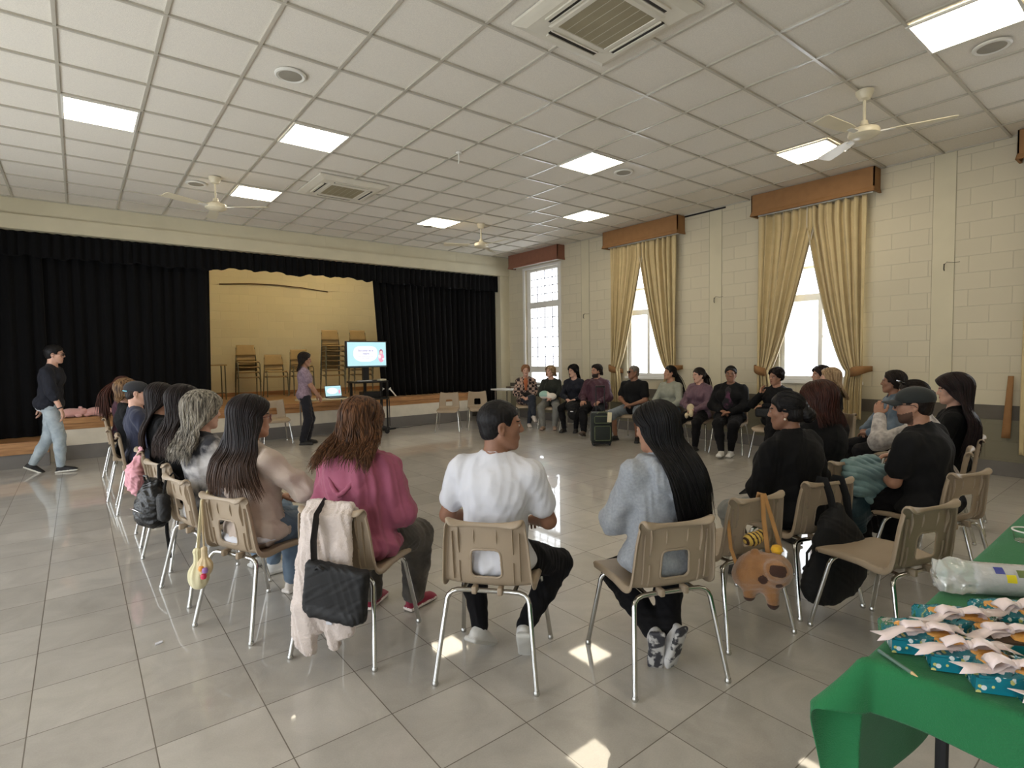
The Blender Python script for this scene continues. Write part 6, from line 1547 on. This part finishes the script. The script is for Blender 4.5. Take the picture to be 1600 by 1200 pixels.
for x_, l in ((-.10, 'white papers lying on the top shelf of the media cart under the television'), (.25, 'pale box on the top shelf at the right of the media cart')):
    r = empty('paper_stack' if x_ < 0 else 'small_box', (TVX + x_, TVY - .12, 1.045), 0, l, 'papers' if x_ < 0 else 'box')
    b = MB(); hx, hz = (.12, .012) if x_ < 0 else (.06, .03); b.rbox(-hx, hx, -.08, .08, 0, hz, .004, t_white if x_ < 0 else M_cream); b.build('sheet_pile' if x_ < 0 else 'box_body', None, r)
r = empty('speaker_box', (TVX + .05, TVY, .715), 0, 'dark equipment box on the middle shelf of the media cart', 'equipment'); b = MB(); b.rbox(-.17, .17, -.12, .12, 0, .12, .01, M_black_satin); b.build('box_case', None, r)
r = empty('folding_table', (3.60, 10.15, 0), 0, 'small light topped table with the laptop, beside the media cart', 'table')
b = MB(); b.rbox(-.50, .45, -.22, .22, .725, .75, .008, mat('table_laminate', (196, 186, 160), .35, var=.04)); b.build('table_top', None, r)
for x_ in (-.42, .36):
    b = MB(); b.tube([(x_, -.18, .72), (x_, -.18, .0)], .012, 8); b.tube([(x_, .18, .72), (x_, .18, .0)], .012, 8); b.tube([(x_, -.18, .2), (x_, .18, .2)], .010, 8); b.build('leg_frame', M_greyp, r, smooth=True)
r = empty('laptop', (3.78, 10.12, .751), math.radians(4), 'open laptop on the small table showing the same pale blue slide', 'laptop')
b = MB(); b.rbox(-.165, .165, -.11, .11, 0, .016, .006, M_black_satin); b.build('keyboard_base', None, r)
T = Matrix.Translation((0, .105, .016)) @ Matrix.Rotation(math.radians(-12), 4, 'X'); b = MB(); b.rbox(-.168, .168, -.004, .004, 0, .215, .004, M_black_satin, T); b.build('laptop_lid', None, r)
b = MB(); b.box(-.155, .155, -.0065, -.004, .012, .203, m_scr, T); b.prism([(-.02 + .105 * math.cos(a), .11 + .062 * math.sin(a)) for a in np.linspace(0, 6.28, 25)[:-1]], -.008, -.006, 'xz', MATS['slide_cloud'], T); b.prism([(.12 + .018 * math.cos(a), .09 + .04 * math.sin(a)) for a in np.linspace(0, 6.28, 17)[:-1]], -.009, -.006, 'xz', MATS['figure_body'], T)
b.build('laptop_screen', None, r)
r = empty('computer_mouse', (3.42, 10.08, .751), 0, 'small pale mouse left of the laptop on the small table', 'mouse'); S = SDF(.01); S.ell(A3(0, 0, .008), (.03, .05, .016)); sdf_obj('mouse_body', S, .004, M_white, r)

# ------------------------------------------------------------------ stacked classroom chairs and desk on the stage
m_sch = mat('tan_school_plastic', (164, 138, 92), .5, bump=.2, bscale=300, var=.05); m_schb = mat('brown_school_plastic', (118, 76, 50), .5, bump=.2, bscale=300, var=.05); m_tubeg = mat('grey_green_tube', (104, 100, 80), .4, .3, var=.1)
def school_chair():
    r = empty('classroom_chair', (0, 0, 0))
    P = [[(x, -.20 + .40 * t, .45 + .015 * math.cos(math.pi * t) * 1 + .012 * (abs(x) / .2) ** 3 - .02 * (1 - t) ** 6) for t in np.linspace(0, 1, 10)] for x in np.linspace(-.21, .21, 11)]
    b = MB(); b.grid(P); b.build('seat', m_sch, r, smooth='all', solid=.016)
    P = [[(x * (1 - .12 * t), .19 + .06 * t + .025 * (1 - (x / .2) ** 2), .60 + .24 * t) for t in np.linspace(0, 1, 8)] for x in np.linspace(-.21, .21, 11)]
    b = MB(); b.grid(P); b.build('backrest', m_sch, r, smooth='all', solid=.012)
    for s_ in (-1, 1):
        b = MB(); b.tube([(s_ * .225, -.22, 0), (s_ * .22, -.20, .40), (s_ * .215, -.17, .435), (s_ * .21, .0, .44)], .011, 8); b.build('leg', m_tubeg, r, smooth=True)
        b = MB(); b.tube([(s_ * .225, .27, 0), (s_ * .215, .19, .40), (s_ * .20, .20, .58), (s_ * .19, .235, .78)], .011, 8); b.build('leg', m_tubeg, r, smooth=True)
    return r
sc0 = school_chair(); first = True
STK = [(2.98, 13.35, 4, 'first stack from the left'), (3.55, 13.25, 2, 'low stack second from left'), (4.10, 13.15, 3, 'stack behind the presenter'), (4.75, 12.9, 7, 'tall stack left of the television'), (5.42, 12.85, 7, 'tall stack behind the television')]
ORD = ['bottom', 'second', 'third', 'fourth', 'fifth', 'sixth', 'topmost']
for (x_, y_, n_, nm) in STK:
    for k_ in range(n_):
        o_ = sc0 if first else copy_tree(sc0); first = False
        o_.location = (x_, y_ - .012 * k_, ST + .115 * k_); o_.rotation_euler = (0, 0, math.radians(-4))
        tag(o_, 'tan classroom chair, %s of the %s' % ('topmost' if k_ == n_ - 1 else ORD[k_] + ' from below' if k_ else 'bottom', nm), 'chair', 'stacked classroom chairs on the stage')
r = empty('school_desk', (2.20, 13.2, ST), 0, 'bare metal framed school desk at the left of the stage opening', 'desk')
b = MB(); b.rbox(-.36, .30, -.22, .22, .73, .755, .006, m_sch); b.build('desk_top', None, r)
for s_ in (-1, 1):
    b = MB(); x_ = s_ * .29 - .03; b.tube([(x_, -.2, 0), (x_, -.2, .73)], .013, 8); b.tube([(x_, .2, 0), (x_, .2, .73)], .013, 8); b.tube([(x_, -.2, .14), (x_, .2, .14)], .010, 8); b.build('leg_frame', m_tubeg, r, smooth=True)
b = MB(); b.tube([(-.32, 0, .14), (.26, 0, .14)], .010, 8); b.build('cross_bar', m_tubeg, r, smooth=True)
r = empty('drinks_can', (2.12, 13.15, ST + .755), 0, 'tiny dark can standing on the school desk on the stage', 'can'); b = MB(); b.lathe([(.001, 0), (.028, 0), (.03, .01), (.03, .09), (.024, .10), (.001, .10)], 14); b.build('can_body', m_schb, r, smooth=True)
r = empty('floor_lamp_dome', (1.98, 11.35, ST), 0, 'small brown dome with a shining top on the stage edge left of the empty chair', 'lamp'); b = MB(); b.lathe([(.001, .07), (.05, .06), (.085, .035), (.10, .01), (.10, 0), (.001, 0)][::-1], 24, mat('brown_glaze', (150, 88, 48), .12, var=.1)); b.build('dome', None, r, smooth=True)
for x_, ang, l in ((5.02, .5, 'left white metal bracket leaning on the stage edge behind the cart'), (5.30, -.7, 'right white metal bracket lying on the stage edge by the curtain')):
    r = empty('metal_bracket', (x_, 10.86, ST), 0, l, 'bracket', 'white brackets on the stage edge'); b = MB(); T = Matrix.Translation((0, 0, .10)) @ Matrix.Rotation(ang, 4, 'Y'); b.box(-.012, .012, -.012, .012, -.11, .11, M_white, T); b.box(-.03, .03, -.012, .012, .10, .12, M_white, T); b.build('bracket_bar', None, r)
# pig plushes on the stage edge
m_pig = fab('pink_plush', (222, 170, 164), bump=.8, bscale=260, sheen=.4)
for (x_, rz_, l) in ((-.12, .2, 'pink plush pig lying on the left end of the stage edge, nearer the walking man'), (.20, -.3, 'pink plush pig lying on the stage edge, the right one of the pair')):
    r = empty('plush_pig', (x_, 10.86, ST), rz_, l, 'plush toy', 'pink plush pigs')
    S = SDF(.03); S.ell(A3(0, 0, .07), (.15, .09, .07)); S.ell(A3(.14, -.02, .08), (.07, .065, .06)); S.ell(A3(.20, -.03, .07), (.022, .028, .024), k=.01)
    for q in (-1, 1): S.ell(A3(.12, q * .045 - .02, .14), (.02, .014, .025), k=.01); S.ell(A3(.08, q * .08 - .02, .025), (.045, .03, .025)); S.ell(A3(-.11, q * .07, .025), (.045, .03, .025))
    sdf_obj('plush_body', S, .006, m_pig, r)
# white table in the corner with a board
r = empty('folding_table', (7.92, 9.98, 0), 0, 'white folding table in the corner by the window wall', 'table')
b = MB(); b.rbox(-.45, .42, -.28, .28, .70, .735, .008, mat('white_laminate', (216, 214, 208), .25, var=.02)); b.build('table_top', None, r)
for x_ in (-.36, .34):
    b = MB(); b.tube([(x_, -.22, .70), (x_, -.22, 0)], .013, 8); b.tube([(x_, .22, .70), (x_, .22, 0)], .013, 8); b.build('leg_frame', M_chrome, r, smooth=True)
r = empty('wooden_board', (8.12, 10.12, .736), 0, 'brown wooden board lying on the white corner table', 'board'); b = MB(); b.rbox(-.25, .24, -.12, .08, 0, .035, .004, make_wood_mat('dark_board', (70, 54, 38), (98, 76, 54), 0)); b.build('board', None, r)
# cables, power strip, scrap
r = empty('power_cable', (5.9, 10.55, 0), 0, 'thin dark cable running along the foot of the stage behind the empty chairs', 'cable')
b = MB(); rr = np.random.default_rng(2); b.tube([(-1.05 + 2.3 * t, .04 * math.sin(t * 17) + .02 * math.sin(t * 41) + .08 * t, .006) for t in np.linspace(0, 1, 70)], .005, 6); b.build('cable', M_rubber, r, smooth=True)
r = empty('power_strip', (4.98, 10.42, 0), .2, 'black power strip on the floor beside the media cart wheel', 'power strip'); b = MB(); b.rbox(-.16, .16, -.025, .025, 0, .035, .006, M_black_satin); b.tube([(.16, 0, .015), (.25, .03, .008), (.34, .10, .006)], .004, 6, M_rubber); b.build('strip_body', None, r)
r = empty('paper_scrap', (.27, 3.38, 0), .5, 'tiny white scrap of paper lying on the floor at the left', 'paper'); b = MB(); b.prism([(-.022, -.008), (.012, -.014), (.024, .004), (-.010, .014)], .0005, .006, 'xy', t_white); b.build('scrap', None, r)

# ------------------------------------------------------------------ green table
m_green = fab('green_felt_cloth', (34, 112, 66), bump=.7, bscale=300, var=.05, vscale=6, rough=.95)
TX0, TX1, TY0, TY1, TZ = 1.47, 3.30, -.32, .47, .745
r = empty('banquet_table', ((TX0 + TX1) / 2, (TY0 + TY1) / 2, 0), 0, 'long table under the green cloth in the lower right corner', 'table')
cx_, cy_ = (TX0 + TX1) / 2, (TY0 + TY1) / 2
b = MB(); b.rbox(TX0 - cx_, TX1 - cx_, TY0 - cy_, TY1 - cy_, TZ - .03, TZ, .008, M_white); b.build('table_top', None, r)
for x_ in (TX0 + .16 - cx_, TX1 - .16 - cx_):
    for y_ in (-.30, .30):
        b = MB(); b.tube([(x_, y_, TZ - .03), (x_, y_, 0)], .014, 8); b.build('leg', M_rubber, r, smooth=True)
r = empty('tablecloth', (TX0, TY1, TZ), 0, 'bright green felt tablecloth hanging off the table corner at the lower right', 'tablecloth')
def cloth():
    # grid beyond the table edges folded down; overhang shorter at the near end; the corner makes a hanging cone fold
    oa, oc = .135, .46; us = np.r_[np.linspace(-oa, 0, 28)[:-1], np.linspace(0, .1, 12)[:-1], np.linspace(.1, TX1 - TX0, 60)]; vs = np.r_[np.linspace(-.80, -.1, 30)[:-1], np.linspace(-.1, 0, 10)[:-1], np.linspace(0, oc, 50)]
    P = np.zeros((len(us), len(vs), 3)); rc_ = .022
    def bend(d):       # distance past the edge -> (outward, down) round a soft edge
        t = min(d / rc_, math.pi / 2); return (rc_ * math.sin(t), rc_ * (1 - math.cos(t)) + max(0, d - rc_ * math.pi / 2))
    for i, u in enumerate(us):
        for j, v in enumerate(vs):
            x = max(u, 0); y = min(v, 0); a = max(-u, 0); c = max(v, 0); z = 0
            if a > 0 and c > 0:
                L = math.hypot(a, c); th = math.atan2(c, a); o_, dn = bend(L); sn = math.sin(2 * th)
                rad = o_ + .115 * sn ** .8 * min(1, L / .17) ** 1.2; L2 = dn - .25 * rad * sn
                x = -rad * math.cos(th); y = rad * math.sin(th) ** .8; z = -max(L2, 0)
            elif a > 0: o_, dn = bend(a); z = -dn; x = -o_ - (.010 * math.sin(v * 12 + .5) + .006 * math.sin(v * 23)) * (dn / oa)
            elif c > 0: o_, dn = bend(c); z = -dn; y = o_ + (.016 * math.sin(u * 9) + .02) * (dn / oc)
            P[i, j] = (x, y, z + .004 + .0015 * math.sin(u * 13 + 1) * math.sin(v * 17))
    b = MB(); b.grid(P); return b.build('cloth_sheet', m_green, r, smooth='all', solid=.003)
cloth()
M_film = mat('clear_film', (255, 255, 255), .04, trans=1, spec=.6, bump=.9, bscale=45, ior=1.15, var=.001)
m_tealp = nodemat('teal_party_paper'); nt_ = m_tealp[1]; bs_ = m_tealp[2]; tc_ = N(nt_, 'ShaderNodeTexCoord'); mp_ = N(nt_, 'ShaderNodeMapping'); mp_.inputs['Scale'].default_value = (56, 56, 56)
vo_ = N(nt_, 'ShaderNodeTexVoronoi'); vo_.inputs['Scale'].default_value = 1.0; nt_.links.new(tc_.outputs['Object'], mp_.inputs['Vector']); nt_.links.new(mp_.outputs['Vector'], vo_.inputs['Vector'])
f1_ = mth(nt_, 'LESS_THAN', vo_.outputs['Distance'], .30); sp_ = N(nt_, 'ShaderNodeSeparateColor'); nt_.links.new(vo_.outputs['Color'], sp_.inputs['Color'])
dc_ = mixc(nt_, mth(nt_, 'GREATER_THAN', sp_.outputs[0], .5), srgb((236, 240, 240)), srgb((222, 214, 130))); cc_ = mixc(nt_, f1_, srgb((20, 128, 146)), dc_); nt_.links.new(cc_, bs_.inputs['Base Color']); bs_.inputs['Roughness'].default_value = .3
m_bow = mat('cream_satin_ribbon', (232, 214, 212), .35, bump=.2, bscale=300, var=.03, sheen=.3); m_sweet = mat('orange_tissue', (238, 172, 84), .6, bump=.4, bscale=90, var=.06); m_choc = mat('brown_cake', (92, 70, 54), .6, bump=.6, bscale=80, var=.2)
def gift(x, y, z, rz, label, sc=1.0):
    r = empty('gift_wedge', (x, y, z), rz, label, 'gift', 'ribbon tied gift wedges on the green table')
    r.scale = (sc, sc, sc)
    poly = [(-.085, -.035), (.085, -.035), (.065, .055), (-.04, .085)]
    b = MB(); b.prism(poly, 0, .032, 'xy', m_tealp[0]); b.build('paper_tray', None, r)
    b = MB(); b.prism([(p[0] * .92, p[1] * .92) for p in poly], .030, .037, 'xy', m_choc if 'brown' in label else m_tealp[0]); b.build('filling', None, r)
    S = SDF(.01); S.ell(A3(.055, -.027, .019), (.034, .015, .021)); S.ell(A3(.03, .0, .036), (.040, .03, .012)); S.ell(A3(-.03, .03, .036), (.03, .025, .008)); V, F = S.mesh(.004); V = wrinkle(V, F, .003, .02, 4); np_mesh('orange_tissue_piece', V, F, m_sweet, r)
    V_, F_ = SDF(.01).box(A3(0, .01, .026), (.088, .05, .026), None, .012).mesh(.006); V_ = wrinkle(V_, F_, .0035, .04, 5); np_mesh('film_wrap', V_, F_, M_film, r)
    b = MB()
    for s_ in (-1, 1):
        P = []
        for t in np.linspace(0, 1, 14):
            a = t * 2 * math.pi; cx = s_ * (.026 - .025 * math.cos(a)); cz = .052 + .014 * math.sin(a) + .003 * math.sin(a * 3 + x * 90); wd = .006 + (.013 + .003 * math.sin(y * 200 + s_)) * math.sin(a / 2)
            P.append([(cx, -wd - .002, cz - .003), (cx + .002 * math.sin(a * 5), -wd * .5, cz + .002), (cx, 0, cz + .001), (cx - .002 * math.sin(a * 4), wd * .5, cz + .003), (cx, wd + .002, cz - .004)])
        b.grid(P)
    b.build('bow_loop', m_bow, r, smooth='all', solid=.0015)
    b = MB()
    for s_, dy, L_ in ((-1, -.030, .10), (1, .035, .085)):
        P = []
        for t in np.linspace(0, 1, 12):
            cx = s_ * (.005 + L_ * t); wd = .007 + .017 * t; cz = .054 - .014 * t + .006 * math.sin(t * 6 + x * 50)
            notch = .018 if t > .99 else 0
            P.append([(cx + s_ * notch, dy * t - wd, cz), (cx, dy * t, cz + .003), (cx + s_ * notch, dy * t + wd, cz)])
        b.grid(P)
    b.build('bow_tail', m_bow, r, smooth='all', solid=.0015)
    S = SDF(.006); S.ell(A3(0, 0, .053), (.010, .012, .011)); sdf_obj('bow_knot', S, .003, m_bow, r)
zt = TZ + .008
GA = math.atan2(.345 - .446, 1.601 - 1.526)
gift(1.60, .405, zt, GA, 'ribbon tied teal gift wedge nearest the pencil, leftmost of the pile')
gift(1.58, .318, zt, GA - .06, 'ribbon tied teal gift wedge in the front row, second from the left')
gift(1.555, .235, zt, GA - .03, 'ribbon tied teal gift wedge lowest in the photo at the right edge')
gift(1.76, .375, zt, GA + .12, 'ribbon tied gift wedge behind the leftmost one, under the plastic roll')
gift(1.74, .275, zt + .0, GA + .05, 'ribbon tied gift wedge in the middle of the pile with brown filling showing')
gift(1.92, .29, zt, GA + .2, 'ribbon tied gift wedge at the back of the pile against the plastic roll')
gift(1.53, .135, zt, GA, 'ribbon tied gift wedge peeking in at the lowest right edge of the photo')
# plastic wrapped roll
r = empty('wrapped_roll', (2.10, .40, zt), math.radians(-52), 'roll of white disposable cups wrapped in crinkled clear plastic on the green table', 'plastic roll')
b = MB(); T = Matrix.Translation((0, 0, .045)) @ Matrix.Rotation(math.pi / 2, 4, 'Y')
for i in range(16): b.lathe([(.001, i * .022 - .01), (.036, i * .022 - .01), (.040, i * .022 - .006), (.037, i * .022 + .012), (.001, i * .022 + .012)], 24, t_white, T)
b.build('cup_stack', None, r, smooth=True)
prof_ = [(.012, -.12), (.046, -.115), (.050, -.07), (.047, -.02), (.046, .1), (.046, .22), (.046, .36), (.02, .38)]
V_ = []; n_ = 40
for i, (rd, zz) in enumerate([(np.interp(q, [p[1] for p in prof_], [p[0] for p in prof_]), q) for q in np.linspace(-.12, .38, 60)]):
    for j in range(n_):
        a = 2 * math.pi * j / n_; am = .010 * np.clip((-zz) / .06, .05, 1); rj = rd * (1 - .0) + am * (mnoise.noise(Vector((math.cos(a) * 2, math.sin(a) * 2, zz * 45))) + .3 * math.sin(a * 7 + zz * 30))
        V_.append((zz, rj * math.cos(a), max(.046 + rj * math.sin(a), .001)))
F_ = [(i * n_ + j, i * n_ + (j + 1) % n_, (i + 1) * n_ + (j + 1) % n_, (i + 1) * n_ + j) for i in range(59) for j in range(n_)]
b = MB(); b.raw(V_, F_); b.build('plastic_sleeve', mat('crinkled_plastic', (240, 240, 236), .07, trans=.62, spec=.9, bump=1.0, bscale=38, ior=1.3, var=.02), r, smooth='all')
b = MB()
for (xx, aa, cc, nm) in ((.03, .9, (62, 70, 140), 'blue'), (.055, .4, (214, 198, 40), 'yellow'), (.085, .75, (96, 110, 60), 'olive')):
    pts = []
    for i in range(3): pts.append([(xx + .012 * (i - 1) + .0, -.0475 * math.cos(aa + .12 * j), .046 + .0475 * math.sin(aa + .12 * j)) for j in (-2, -1, 0, 1, 2)])
    b.grid(pts, mat('print_' + nm, cc, .4, var=.05))
b.build('printed_motif', None, r, smooth='all')
r = empty('pencil', (1.498, .473, TZ + .012), 0, 'slim grey green pencil lying on the green cloth at the table corner', 'pencil')
b = MB(); p0, p1 = Vector((0, 0, 0)), Vector((-.057, -.095, .0)); m_pen = mat('grey_green_lacquer', (92, 116, 106), .3, var=.04)
b.tube([p0, p0.lerp(p1, .86)], .0042, 6, m_pen); b.build('pencil_body', None, r)
b = MB(); b.tube([p0.lerp(p1, .86), p1], [.0042, .0008], 6, mat('pencil_wood', (206, 176, 128), .6, var=.05)); b.build('pencil_tip', None, r)
r = empty('wire_ring', (2.80, .40, TZ + .03), 0, 'thin pale plastic ring standing on the far part of the green table', 'ring'); b = MB(); b.tube([(.045 * math.cos(a), .045 * math.sin(a), .02) for a in np.linspace(0, 2 * math.pi, 25)[:-1]], .003, 6, M_white, closed=True); b.lathe([(.001, -.022), (.038, -.022), (.045, .02), (.044, .02), (.037, -.02), (.001, -.02)], 24, M_film); b.build('clear_cup', None, r, smooth=True)
